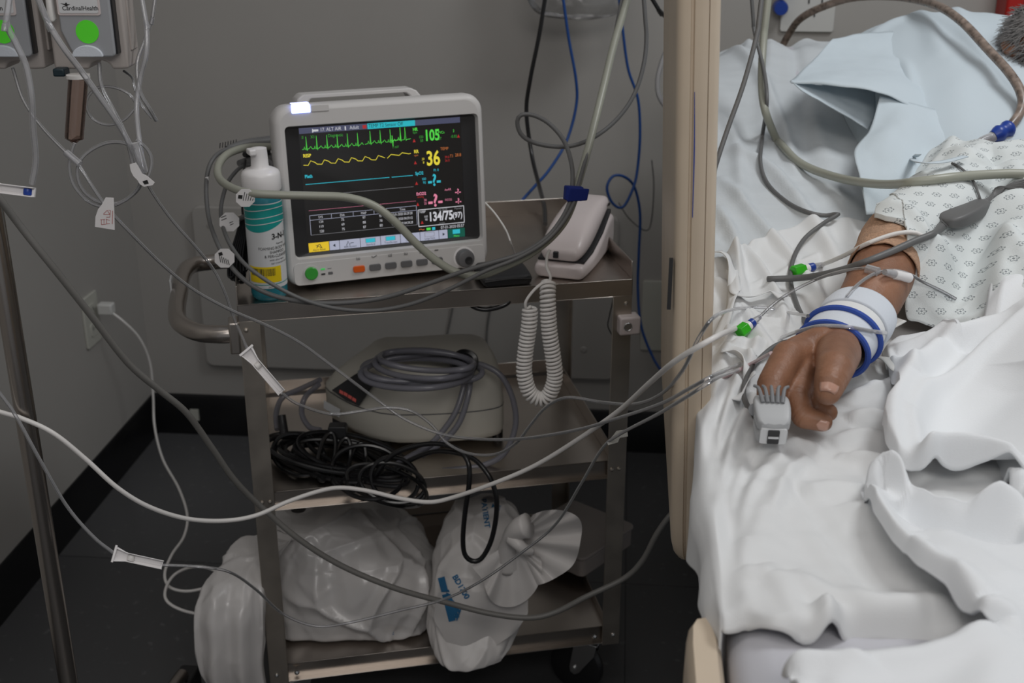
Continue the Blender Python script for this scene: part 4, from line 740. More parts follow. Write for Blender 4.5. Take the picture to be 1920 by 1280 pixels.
# mattress: closed section swept along the bed
def sect(u0, u1, zt, zb, r, n=7):
    P = []
    for i in range(n): a = R(180-90*i/(n-1)); P.append((u0+r+r*math.cos(a), -1., r-r*math.sin(a)))
    return P
def bedsolid(name, m, u0, u1, va, vb, off, zb, r, nv, H, label, c, nu=50, par=None):
    vv = np.linspace(va, vb, nv); G = []
    for v in vv:
        row = [(u0, None, -zb)]
        for i in range(9): a = R(180-90*i/8); row.append((u0+r+r*math.cos(a), None, -(r-r*math.sin(a))))
        for u in np.linspace(u0+r, u1-r, nu)[1:-1]: row.append((u, None, 0))
        for i in range(9): a = R(90-90*i/8); row.append((u1-r+r*math.cos(a), None, -(r-r*math.sin(a))))
        row.append((u1, None, -zb)); uu = np.array([q[0] for q in row]); dz = np.array([q[2] for q in row]); hz = H(np.clip(uu, u0+r*.6, u1-r*.6), np.full(len(uu), v))+off+dz; G.append(BWP(uu, np.full(len(uu), v), hz))
    G = np.array(G); mb = MB().grid(G, closed=True); k = G.shape[1]; mb.f += [list(range(k)), list(range((nv-1)*k, nv*k))]; mb.m += [0, 0]
    o = mb.build(name, m, ang=60); return tag(o, label, c)
bedsolid('mattress', 'greyside', .004, .915, -.50, 1.665, 0, .16, .03, 60, Hm, 'grey-covered mattress on the bed, bare below the bunched white sheet', 'mattress')
# fitted sheet with slanting pulls
RF = Ridges(.95)
for P, a, w in (([(1350, 240), (1450, 262), (1520, 300), (1600, 360)], .010, .012), ([(1352, 265), (1420, 300), (1500, 345), (1580, 400)], .008, .009), ([(1350, 360), (1400, 395), (1450, 440), (1490, 470)], .012, .012), ([(1352, 315), (1430, 335), (1500, 380)], -.006, .012), ([(1440, 60), (1470, 120), (1540, 150)], .008, .015), ([(1430, 90), (1440, 150), (1430, 230)], .006, .012), ([(1352, 210), (1380, 235), (1400, 290)], .006, .010), ([(1352, 400), (1380, 420), (1400, 450)], .008, .010), ([(1500, 200), (1560, 260), (1610, 330)], .006, .02), ([(1352, 140), (1400, 165), (1460, 215), (1500, 270)], .009, .010), ([(1350, 290), (1400, 330), (1450, 360), (1500, 420)], .010, .009), ([(1460, 110), (1500, 190), (1520, 260)], -.006, .012), ([(1354, 440), (1390, 445), (1420, 440)], .008, .008), ([(1400, 60), (1410, 100), (1395, 150)], .008, .009)): RF.add(P, a, w, z=1.0)
def Hf(u, v): return Hm(u, v)+.006+1.35*RF(u, v)+.005*vn(u, v, 9, 3)+.0022*vn(u+v*.4, v, 40, 5, .5, 1.)
bedsolid('fitted_sheet', 'fitted', .001, .918, .50, 1.67, .002, .15, .034, 330, Hf, 'pale blue-grey fitted sheet pulled tight over the raised head end of the mattress', 'sheet', 210)
# generic cloth patch between two borders
def patch(A, B, H, nu, nv, hem=.012, drop=None, Auv=False, Buv=False, Hd=None):
    a = np.array(A, float) if Auv else UV(np.array([onH(p[0], p[1], H) for p in A])); b = np.array(B, float) if Buv else UV(np.array([onH(p[0], p[1], H) for p in B]))
    a = cat(np.c_[a, a[:, 0]*0], nu)[:, :2]; b = cat(np.c_[b, b[:, 0]*0], nu)[:, :2]; t = np.linspace(0, 1, nv)[None, :, None]; UVg = a[:, None]*(1-t)+b[:, None]*t
    u, v = UVg[..., 0], UVg[..., 1]; return u, v
def lin(P, n, it=3):
    P = np.array(P, float); s_ = np.concatenate([[0], np.cumsum(np.linalg.norm(np.diff(P, axis=0), axis=1))]); q = np.linspace(0, s_[-1], n); Q = np.stack([np.interp(q, s_, P[:, j]) for j in range(P.shape[1])], 1)
    for _ in range(it): Q[1:-1] = (Q[:-2]+2*Q[1:-1]+Q[2:])/4
    return Q
def edgefall(z, zl, n=4, axis=1, side=0, full=1.):
    """roll the first rows of a sheet edge down onto what it lies on"""
    return z
# ---------------------------------------------------------------- draw sheet under the hand
RS = Ridges(.865)
for P, a, w in (
 ([(1372, 700), (1338, 790), (1318, 900), (1310, 1010), (1322, 1110)], -.007, .005), ([(1400, 720), (1362, 800), (1338, 890), (1328, 990)], -.006, .005), ([(1440, 760), (1410, 820), (1378, 900), (1362, 990), (1372, 1090)], .008, .006), ([(1460, 850), (1415, 930), (1395, 1000)], -.006, .007), ([(1520, 840), (1480, 880), (1450, 950)], .006, .006), ([(1350, 900), (1345, 1000), (1355, 1100)], .006, .005),
 ([(1600, 790), (1650, 790), (1700, 805)], -.006, .006), ([(1570, 830), (1620, 842), (1680, 860)], .006, .006), ([(1352, 690), (1322, 790), (1306, 900), (1300, 1010), (1312, 1100)], .014, .007), ([(1385, 690), (1350, 790), (1325, 900), (1318, 1020), (1335, 1120)], .010, .007),
 ([(1420, 730), (1380, 800), (1350, 880), (1338, 980), (1345, 1080)], .011, .008), ([(1415, 800), (1400, 860), (1375, 930), (1362, 1020), (1362, 1110)], -.006, .009),
 ([(1470, 830), (1430, 880), (1400, 940), (1388, 1040), (1392, 1130)], .010, .011), ([(1500, 820), (1455, 900), (1430, 990), (1440, 1080)], .007, .016),
 ([(1410, 835), (1450, 825), (1500, 820), (1540, 815)], .010, .009), ([(1560, 812), (1620, 800), (1680, 815)], .008, .010), ([(1590, 775), (1640, 770), (1700, 790)], .009, .010),
 ([(1580, 745), (1640, 720), (1700, 700)], .010, .010), ([(1600, 830), (1660, 850), (1740, 880)], .006, .012), ([(1500, 905), (1580, 900), (1640, 905)], .009, .014),
 ([(1600, 925), (1680, 990), (1740, 1050), (1800, 1090)], .008, .018), ([(1545, 1120), (1560, 1160), (1575, 1180)], .018, .010), ([(1470, 1060), (1520, 1085), (1600, 1110), (1700, 1120), (1800, 1110)], .012, .016),
 ([(1580, 1150), (1680, 1152), (1790, 1135)], -.012, .010), ([(1420, 1050), (1470, 1100), (1500, 1160)], .010, .014), ([(1400, 1140), (1450, 1160), (1500, 1175)], .006, .010),
 ([(1345, 480), (1372, 520), (1380, 590), (1365, 650)], .016, .008), ([(1380, 470), (1440, 440), (1520, 412), (1600, 402)], .016, .013), ([(1445, 420), (1420, 480), (1390, 540)], .008, .007),
 ([(1400, 560), (1470, 545), (1540, 520)], .008, .009), ([(1395, 590), (1440, 610), (1500, 600)], .008, .008), ([(1380, 640), (1420, 655), (1460, 650)], .010, .008), ([(1350, 600), (1360, 640), (1352, 680)], .010, .007),
 ([(1375, 500), (1385, 545), (1400, 575)], .014, .006), ([(1480, 480), (1560, 450), (1640, 440)], .006, .018), ([(1352, 655), (1390, 668), (1420, 690)], .012, .008), ([(1430, 640), (1410, 670), (1400, 700)], .008, .006),
 ([(1370, 700), (1400, 720), (1430, 760)], .007, .007), ([(1440, 560), (1480, 590), (1510, 610)], .006, .007)): RS.add(P, a, w)
def Hs(u, v): return np.maximum(Hf(u, v)+.006*sst(.5, .56, v)-.02*(1-sst(.46, .5, v)), Hs0(u, v))
def Hs0(u, v): return Hm(u, v)+.014+RS(u, v)+.0055*vn(u, v, 11, 9)+.0045*vn(u+.25*v, v, 30, 2, 2.0, .35)*(1-.6*sst(.1, .3, u))+.0022*vn(u, v, 60, 12, .8, 1.)+.012*sst(.30, .55, v)*vn(u, v, 14, 4)
farS = [(1300, 500), (1345, 476), (1400, 455), (1450, 425), (1500, 408), (1580, 400), (1650, 408), (1720, 425), (1850, 430)]
nearS = [(1322, 1150), (1350, 1168), (1400, 1158), (1450, 1160), (1490, 1176), (1530, 1184), (1600, 1188), (1700, 1190), (1900, 1190)]
fa = UV(np.array([onH(p[0], p[1], Hs) for p in farS])); ne = UV(np.array([onH(p[0], p[1], Hs) for p in nearS])); fa[0, 0] = ne[0, 0] = .0; fa[-1, 0] = ne[-1, 0] = .62
nu, nv = 230, 340; fa = lin(fa, nu); ne = lin(ne, nu); t = np.linspace(0, 1, nv)[:, None, None]; g = ne[None]*(1-t)+fa[None]*t
u, v = g[..., 0], g[..., 1]; z = Hs(u, v); G = BWP(u, v, z); e_ = np.minimum(np.arange(nv), np.arange(nv)[::-1]); hemn = np.clip(e_/5., 0, 1)[:, None]; G[..., 2] -= (1-hemn)**2*.010
# drape over the left edge
D = []; nd_ = 40; vv = v[:, 0]; zz = G[:, 0, 2]
for k in range(1, nd_+1):
    s_ = k/nd_; hang = np.interp(vv, [-.02, .04, .12, .22, .34, .42, .6, 1.], [.012, .03, .05, .07, .075, .05, .04, .04])*s_
    out = np.minimum(hang, .018); uo = -.004-np.interp(vv, [0, .1, .25, .36, .42, 1.], [.002, .012, .013, .004, -.001, -.001])*np.sin(np.clip(hang/.03, 0, 1)*math.pi/2)
    uo = uo+(.004*np.sin(vv*42+3*np.sin(vv*9))*s_)*np.interp(vv, [.38, .42], [1, .0])
    D.append(BWP(uo, vv, zz-hang))
D = np.array(D[::-1]).transpose(1, 0, 2); G = np.concatenate([D, G], 1)
for _ in range(8): G[:, nd_-10:nd_+8] = (G[:, nd_-11:nd_+7]+2*G[:, nd_-10:nd_+8]+G[:, nd_-9:nd_+9])/4; G[1:-1, nd_-10:nd_+8] = (G[:-2, nd_-10:nd_+8]+2*G[1:-1, nd_-10:nd_+8]+G[2:, nd_-10:nd_+8])/4
o = MB().grid(G).build('draw_sheet', 'sheet', ang=180, solid=.0022); tag(o, 'rumpled white sheet under the hand, spilling over the near bed edge', 'sheet')
# ---------------------------------------------------------------- blanket
def bump(u, v): return .125*sst(.24, .46, u)*(1-sst(.93, 1.0, u))*(1-sst(.62, .82, v)*.2)
RB_ = Ridges(.895)
for P, a, w in (
 ([(1900, 600), (1800, 632), (1740, 660), (1695, 710), (1673, 765), (1680, 815), (1700, 850)], .030, .017), ([(1920, 650), (1850, 665), (1790, 690), (1745, 712), (1718, 762), (1724, 805), (1737, 845)], .016, .010),
 ([(1930, 720), (1830, 750), (1780, 785)], -.016, .034), ([(1737, 852), (1765, 832), (1840, 835), (1930, 858)], .034, .011), ([(1760, 870), (1830, 868), (1930, 890)], -.016, .010),
 ([(1632, 872), (1655, 862), (1700, 880), (1750, 905), (1820, 920), (1930, 928)], .032, .010), ([(1690, 905), (1760, 938), (1840, 952), (1930, 960)], -.024, .012),
 ([(1630, 880), (1640, 925), (1680, 985), (1740, 1038), (1800, 1072), (1850, 1110)], .020, .014), ([(1740, 960), (1830, 1020), (1930, 1080)], .010, .02), ([(1720, 1000), (1800, 1040), (1880, 1100), (1930, 1120)], .008, .02),
 ([(1475, 1210), (1520, 1196), (1600, 1192), (1700, 1186), (1790, 1165), (1850, 1135), (1930, 1150)], .026, .016), ([(1560, 1260), (1600, 1230), (1620, 1210)], .006, .012), ([(1880, 1160), (1870, 1220), (1850, 1290)], .010, .02), ([(1500, 1290), (1510, 1240)], .008, .014),
 ([(1680, 625), (1740, 625), (1800, 612), (1900, 570)], .018, .012), ([(1670, 640), (1700, 670), (1720, 700)], .010, .010), ([(1800, 610), (1860, 590), (1930, 560)], .014, .012), ([(1750, 640), (1820, 650), (1900, 640)], -.010, .010),
 ([(1710, 560), (1680, 640)], .0, .01)): RB_.add(P, a, w)
def Hb(u, v): return Hm(u, v)+.032+bump(u, v)+RB_(u, v)+.008*vn(u, v, 8, 21)+.0022*vn(u, v, 26, 22)
def foldpatch(A, B, na, nb, Hx, e1=6, e2=6, drop=.014, bu=1.0, buv=None):
    a = UV(np.array([onH(p[0], p[1], Hx) for p in A])); a = np.vstack([a, [[bu, a[-1, 1]-.02]]])
    if buv is None: b = UV(np.array([onH(p[0], p[1], Hx) for p in B])); b = np.vstack([b, [[bu, b[-1, 1]-.02]]])
    else: b = np.array(buv, float)
    a = lin(a, na, 3); b = lin(b, na, 3); q = np.linspace(0, 1, nb)[None, :, None]; g = a[:, None]*(1-q)+b[:, None]*q; u, v = g[..., 0], g[..., 1]; z = Hx(u, v); du = np.linalg.norm(a-b, axis=1)[:, None]
    d1 = q[..., 0]*du; d2 = (1-q[..., 0])*du
    f = (np.exp(-(d1/.006)**1.5) if e1 else 0)+(np.exp(-(d2/.006)**1.5) if e2 else 0); z = z-drop*np.clip(f, 0, 1.2); return BWP(u, v, z)
mb = MB(); Hlow = lambda u, v: Hb(u, v)-.010
G = BWP(*np.meshgrid(np.linspace(.27, 1., 200), np.linspace(-.5, .62, 260)), 0); uu, vv = np.meshgrid(np.linspace(0, 1, 220), np.linspace(-.5, .60, 300)); u_l = np.interp(vv, [-.5, -.08, .0, .08, .25, .42, .60], [.22, .20, .24, .26, .27, .28, .34]); uu = u_l+uu*(1-u_l); zl = Hlow(uu, vv); zl[:, :6] -= np.linspace(.02, 0, 6)[None]; mb.grid(BWP(uu, vv, zl))
mb.grid(foldpatch([(1657, 762), (1664, 732), (1688, 702), (1668, 668), (1656, 637), (1680, 618), (1730, 611), (1790, 598), (1860, 568), (1930, 538)], [(1657, 768), (1663, 806), (1686, 848), (1737, 857), (1770, 840), (1840, 842), (1930, 868)], 330, 190, Hb))
mb.grid(foldpatch([(1624, 884), (1632, 868), (1665, 860), (1710, 884), (1760, 906), (1820, 918), (1930, 926)], [(1624, 892), (1640, 932), (1675, 985), (1720, 1030), (1780, 1068), (1848, 1122), (1900, 1160), (1960, 1200)], 330, 150, lambda u, v: Hb(u, v)+.004))
mb.grid(foldpatch([(1468, 1235), (1474, 1208), (1500, 1195), (1560, 1187), (1640, 1186), (1720, 1178), (1790, 1158), (1840, 1132), (1880, 1130), (1930, 1148)], None, 260, 190, lambda u, v: Hb(u, v)+.006, buv=[(.105, -.45), (1., -.5)], e2=0))
o = mb.build('blanket', 'blanket', ang=180, solid=.003); tag(o, 'thick white blanket with deep soft folds over the patient, nearest the camera', 'blanket')
# loose ties at the bed edge
TP = 'loose cloth ties beside the rail'
def band(name, P, wd, m, label, c, th=.0012, par=None, group=None, tw=0.):
    W = cat(np.array([np.array(p, float) for p in P]), 60); T = np.gradient(W, axis=0); T /= np.linalg.norm(T, axis=1)[:, None]; V = []
    for i in range(60):
        n = np.cross(T[i], [0, 0, 1]); n /= np.linalg.norm(n)+1e-9; b_ = np.cross(n, T[i]); a_ = tw*math.sin(i/59*math.pi*2); s_ = n*math.cos(a_)+b_*math.sin(a_); V.append([W[i]+s_*wd*(k-1.5)/3 for k in range(4)])
    o = MB().grid(np.array(V)).build(name, m, par, ang=180, solid=th); return tag(o, label, c, group) if par is None else o
def onS(px, py, dz=.003, H=None): h_ = H or Hs; return onH(px, py, lambda u, v: h_(u, v)+dz)
band('cloth_tie', [onS(1345, 470, .006), onS(1362, 478, .012), onS(1376, 510, .012), onS(1374, 550, .010), onS(1362, 590, .006), onS(1350, 630, .004)], .016, 'sheet', 'flat white cloth tie curling down beside the rail, left of its twin', 'tie', group=None, tw=.9)
band('cloth_tie', [onS(1372, 505, .010), onS(1380, 545, .010), onS(1410, 555, .012), onS(1445, 545, .010), onS(1468, 556, .005)], .015, 'sheet', 'flat white cloth tie lying across the sheet below the green-capped line', 'tie', tw=-.5)
band('cloth_tie', [onS(1352, 655, .006), onS(1382, 662, .010), onS(1405, 690, .010), onS(1396, 725, .006), onS(1376, 748, .004)], .014, 'sheet', 'short pinkish white cloth tie knotted near the wrist line', 'tie', tw=1.2)
# ---------------------------------------------------------------- pillow with its open case end
RP = Ridges(1.08)
def Pp(px, py, z): return PZ(px, py, z)
for P, a, w in (([(1600, 165), (1660, 190), (1690, 240), (1700, 300)], .012, .012), ([(1690, 120), (1720, 160), (1690, 230)], .008, .010), ([(1700, 260), (1720, 300), (1700, 360)], -.008, .012), ([(1740, 90), (1800, 150), (1820, 240)], .005, .03), ([(1750, 262), (1790, 240), (1800, 265)], .008, .008), ([(1580, 120), (1620, 100), (1700, 90)], .006, .015), ([(1660, 300), (1700, 250), (1760, 200), (1840, 180)], .009, .014), ([(1640, 370), (1680, 320), (1740, 290)], .008, .010), ([(1760, 60), (1800, 110), (1860, 150)], .007, .016), ([(1840, 60), (1870, 90), (1900, 120)], -.006, .012), ([(1700, 330), (1760, 270), (1830, 250), (1900, 255)], .010, .012), ([(1650, 60), (1700, 80), (1760, 130)], .006, .014)): RP.add(P, a, w, z=1.08)
PCu, PCv = .47, 1.30
pe = [UV(onH(*q, Hm)) for q in ((1602, 300), (1632, 400), (1562, 75))]; print('pillow', pe); pc0 = np.array([pe[0][0]+.30, (pe[1][1]+1.60)/2-.0])
def Hp(u, v, d):
    return Hm(u, v)+.010+.115*d+1.3*RP(u, v)*np.clip(d*2, 0, 1)+.008*vn(u, v, 7, 31)*d+.003*vn(u, v, 22, 33)*d
rr_, tt_ = np.meshgrid(np.linspace(0, 1, 90), np.linspace(0, 2*math.pi, 220)); c_, s_ = np.cos(tt_), np.sin(tt_); e = .62
rx = np.sign(c_)*np.abs(c_)**e; ry = np.sign(s_)*np.abs(s_)**e; pu = pc0[0]+.30*rr_*rx-.02*rr_*ry; pv = pc0[1]+(1.60-pe[1][1])/2*rr_*ry
dd = np.clip(1-rr_**2.6, 0, 1)**.62; top = BWP(pu, pv, Hp(pu, pv, dd)); bot_ = BWP(pu, pv, np.minimum(Hf(pu, pv)+.004, top[..., 2]-.001))
mb = MB(); mb.grid(top); mb.grid(bot_[:, ::-1])
pil = mb.build('pillow', 'pillow', ang=180); tag(pil, 'plump pale blue-white pillow on the raised head end of the bed', 'pillow')
# case end: films hanging free past the pillow
def sheetpts(name, rows, m, par, res=(40, 40), th=.0015, wr=.003, sd=0):
    rows = [cat(np.array([PY(*p) for p in r]), res[1]) for r in rows]; A = np.array(rows); B = np.array([cat(A[:, j], res[0]) for j in range(res[1])]).transpose(1, 0, 2)
    d = vnoise(B.reshape(-1, 3), 14, 3, sd).reshape(B.shape[:2])*wr; B[..., 2] += d; B[..., 1] -= d*.5; return MB().grid(B).build(name, m, par, ang=180, solid=th)
sheetpts('case_flap', [[(1700, 60, 2.16), (1620, 62, 2.13), (1562, 72, 2.10)], [(1730, 100, 2.08), (1620, 98, 2.06), (1530, 105, 2.03)], [(1760, 150, 1.99), (1650, 130, 1.97), (1500, 135, 1.95)], [(1780, 200, 1.92), (1690, 160, 1.90), (1590, 150, 1.89), (1482, 150, 1.90)], [(1790, 240, 1.86), (1740, 215, 1.85), (1640, 170, 1.86), (1484, 154, 1.895)]], 'pillow', pil, sd=2)
sheetpts('case_flap', [[(1482, 151, 1.90), (1540, 160, 1.93), (1600, 156, 1.95), (1640, 175, 1.95)], [(1500, 168, 1.885), (1560, 185, 1.90), (1610, 200, 1.91), (1640, 215, 1.91)], [(1512, 176, 1.88), (1560, 202, 1.875), (1598, 224, 1.87), (1628, 242, 1.865)]], 'pillow', pil, sd=5)
sheetpts('case_flap', [[(1800, 215, 1.86), (1700, 190, 1.86), (1650, 180, 1.87)], [(1800, 260, 1.81), (1700, 230, 1.80), (1630, 245, 1.81)], [(1780, 300, 1.76), (1690, 285, 1.745), (1602, 282, 1.76)], [(1740, 345, 1.70), (1680, 340, 1.69), (1612, 335, 1.70)], [(1700, 395, 1.64), (1665, 398, 1.635), (1624, 402, 1.64)]], 'pillow', pil, sd=7, wr=.004)
# ---------------------------------------------------------------- person
person = None
def capsules(segs, nm, vox, smooth=6, sub=3):
    bm = bmesh.new()
    for a, b, ra, rb in segs:
        a, b = Vector(a), Vector(b); L_ = (b-a).length; n = max(2, int(L_/(min(ra, rb)*.16))+1)
        for i in range(n):
            t = i/(n-1); bmesh.ops.create_icosphere(bm, subdivisions=sub, radius=ra*(1-t)+rb*t, matrix=Matrix.Translation(a.lerp(b, t)))
    me = bpy.data.meshes.new(nm); bm.to_mesh(me); bm.free(); o = bpy.data.objects.new(nm, me); COL.objects.link(o)
    k = o.modifiers.new('r', 'REMESH'); k.mode = 'VOXEL'; k.voxel_size = vox; k2 = o.modifiers.new('s', 'SMOOTH'); k2.factor = .5; k2.iterations = smooth
    dg = bpy.context.evaluated_depsgraph_get(); me2 = bpy.data.meshes.new_from_object(o.evaluated_get(dg)); bpy.data.objects.remove(o)
    V = np.zeros(len(me2.vertices)*3); me2.vertices.foreach_get('co', V); V = V.reshape(-1, 3); N = np.zeros(len(V)*3); me2.vertices.foreach_get('normal', N); F = [tuple(p.vertices) for p in me2.polygons]; return V, F, N.reshape(-1, 3)
P_ = lambda px, py, z: PZ(px, py, z)
wr = P_(1574, 640, .905); mid = P_(1634, 556, .925); elb = P_(1682, 456, .950); upp = P_(1760, 405, .965); sho = P_(1865, 352, .965)
idx = [P_(1478, 668, .918), P_(1448, 722, .908), P_(1443, 768, .893), P_(1450, 800, .886)]
mdl = [P_(1506, 686, .903), P_(1494, 748, .893), P_(1506, 781, .884), P_(1543, 791, .881)]
rng_ = [P_(1522, 690, .895), P_(1516, 745, .884), P_(1532, 768, .880), P_(1554, 773, .880)]
lit = [P_(1532, 680, .885), P_(1530, 725, .880), P_(1530, 745, .877), P_(1536, 755, .877)]
thb = [P_(1572, 662, .920), P_(1565, 692, .930), P_(1556, 718, .926), P_(1552, 735, .920)]
segs = [(wr, mid, .0265, .036), (mid, elb, .036, .042), (elb, upp, .042, .048), (upp, sho, .048, .050)]
def finger(p, r):
    for i in range(3): segs.append((p[i], p[i+1], r[i], r[i+1]))
segs += [(wr, idx[0], .0225, .0150), (wr, mdl[0], .0225, .0145), (wr, rng_[0], .0215, .0130), (wr, lit[0], .019, .012), (wr, thb[0], .024, .021), (idx[0], lit[0], .0165, .013), (P_(1540, 650, .915), P_(1496, 662, .912), .0225, .0185), (P_(1544, 665, .903), P_(1508, 705, .896), .019, .015)]
finger(idx, (.0172, .0158, .0128, .0105)); finger(mdl, (.0155, .0136, .0120, .0097)); finger(rng_, (.0155, .0130, .0115, .0092)); finger(lit, (.0130, .0110, .0100, .0085))
finger(thb, (.0235, .0185, .0158, .0128))
V1, F1, N1 = capsules(segs, 'arm', .0019, 7)
# skin creases on the knuckles and the thumb
def crease(V, N, c, ax, wd=.0011, amp=-.0009, rad=.016):
    c = np.array(c); ax = np.array(ax, float); ax /= np.linalg.norm(ax); d = (V-c)@ax; r_ = np.linalg.norm(V-c, axis=1); return V+N*(amp*np.exp(-(d/wd)**2)*(r_ < rad))[:, None]
for p, k in ((thb, 2), (idx, 1), (mdl, 1), (mdl, 2), (rng_, 1), (rng_, 2)):
    ax = np.array(p[min(3, k+1)])-np.array(p[k-1]); u_ = ax/np.linalg.norm(ax)
    for o_ in (-.0035, 0, .0035): V1 = crease(V1, N1, np.array(p[k])+u_*o_, ax)
# torso, head, legs, other arm
bw = lambda u, v, z: BWP(np.array(u), np.array(v), np.array(z))
hc = P_(1992, 92, 1.115); nk = bw(.66, 1.05, .995)
chin = hc+np.array([.005, -.075, -.035])
seg2 = [(hc+np.array([0, .028, .0]), hc+np.array([0, -.012, .005]), .082, .074), (hc+np.array([0, -.03, -.01]), hc+np.array([0, -.062, -.012]), .062, .044), (hc+np.array([0, -.02, -.02]), nk, .055, .058),
 (nk, bw(.50, .95, .960), .060, .052), (nk, bw(.82, .95, .955), .060, .050), (bw(.50, .95, .960), bw(.50, .85, .940), .052, .050), (bw(.82, .95, .955), bw(.82, .86, .925), .050, .046), (bw(.64, .98, .955), bw(.62, .85, .925), .070, .078), (bw(.50, .85, .940), sho, .050, .050), (bw(.55, .85, .920), bw(.56, .5, .900), .070, .075), (bw(.70, .85, .920), bw(.68, .5, .900), .070, .075), (bw(.62, .85, .925), bw(.62, .5, .900), .078, .080),
 (bw(.54, .5, .895), bw(.50, .1, .900), .078, .062), (bw(.66, .5, .895), bw(.70, .1, .900), .078, .062), (bw(.50, .1, .900), bw(.48, -.3, .890), .060, .042), (bw(.70, .1, .900), bw(.72, -.3, .890), .060, .042),
 (bw(.82, .86, .925), bw(.86, .64, .905), .046, .040), (bw(.86, .64, .905), bw(.83, .42, .895), .038, .027), (bw(.83, .42, .895), bw(.80, .34, .895), .028, .022)]
V2, F2, N2 = capsules(seg2, 'trunk', .0052, 6, 2)
# face: brow, eyes, nose, mouth, ears grown out of the head mesh
def dent(V, c, r, amp, dirn): c = np.array(c); d = np.linalg.norm(V-c, axis=1); return V+np.array(dirn)*(amp*np.exp(-(d/r)**2))[:, None]
fwd = np.array([0, -.55, .83]); upv = np.array([0, .83, .55]); fc = hc+fwd*.075
fd = lambda x, y, r, a, d=fwd: dent(V2, fc+np.array([x, 0, 0])+upv*y, r, a, d)
for sx__ in (-1, 1):
    for q in ((sx__*.031, .006, .017, -.012), (sx__*.031, .004, .010, .008), (sx__*.030, .026, .013, .007), (sx__*.040, -.020, .018, .004), (sx__*.009, -.026, .007, .008)): V2 = fd(*q)
    for k in (-.012, 0, .012): V2 = dent(V2, hc+np.array([sx__*.078, .0, 0])+upv*k, .011, .014, (sx__, .2, 0))
for q in ((0, .010, .009, .008), (0, -.006, .009, .013), (0, -.020, .011, .019), (0, -.047, .010, .008), (.012, -.047, .009, .004), (-.012, -.047, .009, .004), (0, -.0530, .0045, -.006), (0, -.060, .011, .008), (0, -.078, .018, .012)): V2 = fd(*q)
skin = bpy.data.materials.new('skin'); skin.use_nodes = True; nt = skin.node_tree; b = nt.nodes['Principled BSDF']; L = nt.links.new
tcn = nt.nodes.new('ShaderNodeTexCoord'); n1 = nd(nt, 'ShaderNodeTexNoise', **{'Scale': 28., 'Detail': 5.}); L(tcn.outputs['Object'], n1.inputs['Vector']); cr = nt.nodes.new('ShaderNodeValToRGB')
cr.color_ramp.elements[0].position = .3; cr.color_ramp.elements[0].color = (.185, .083, .044, 1); cr.color_ramp.elements[1].position = .7; cr.color_ramp.elements[1].color = (.31, .150, .086, 1); L(n1.outputs['Fac'], cr.inputs[0]); L(cr.outputs[0], b.inputs['Base Color'])
b.inputs['Roughness'].default_value = .5; b.inputs['Subsurface Weight'].default_value = .08; b.inputs['Subsurface Radius'].default_value = (.010, .004, .002); b.inputs['Subsurface Scale'].default_value = 1.
n2 = nd(nt, 'ShaderNodeTexVoronoi', **{'Scale': 420.}); L(tcn.outputs['Object'], n2.inputs['Vector']); bp = nd(nt, 'ShaderNodeBump', **{'Strength': .3, 'Distance': .0006}); L(n2.outputs['Distance'], bp.inputs['Height'])
n3 = nd(nt, 'ShaderNodeTexNoise', **{'Scale': 120., 'Detail': 4.}); L(tcn.outputs['Object'], n3.inputs['Vector']); bp2 = nd(nt, 'ShaderNodeBump', **{'Strength': .35, 'Distance': .0015}); L(n3.outputs['Fac'], bp2.inputs['Height']); L(bp.outputs[0], bp2.inputs['Normal']); L(bp2.outputs[0], b.inputs['Normal'])
M['skin'] = skin
mb = MB(); mb.add(V1, F1); mb.add(V2, F2)
person = mb.build('person', ['skin', 'skinnail'], ang=180); tag(person, 'person lying in bed in a printed gown, bare arm and hand on the white sheet', 'person')
def nail(tip, prev, toward, L0, W0, off):
    tip, prev, tw = map(np.array, (tip, prev, toward)); ax = tip-prev; ax /= np.linalg.norm(ax); n = tw-ax*(tw@ax); n /= np.linalg.norm(n); s_ = np.cross(ax, n); G = []
    for i in range(9):
        a = -1+i/4; row = []
        for j in range(9): c_ = -1+j/4; w_ = W0*(1-.25*abs(a)**4); row.append(tip+ax*(a*L0)+s_*(c_*w_)+n*(off-c_*c_*W0*.38-max(0, a)**3*.001))
        G.append(row)
    return MB().grid(np.array(G)).build('fingernail', 'skinnail', person, ang=180, solid=.0006)
camd = np.array([0, 0, CH])
nail(np.array(thb[3])-(np.array(thb[3])-np.array(thb[2]))*.42, thb[2], camd-np.array(thb[3]), .0112, .0092, .0140)
nail(np.array(mdl[3]), mdl[2], (camd-np.array(mdl[3]))*np.array([1, 1, .2])+np.array([.1, -.2, -.1]), .0060, .0054, .0095)
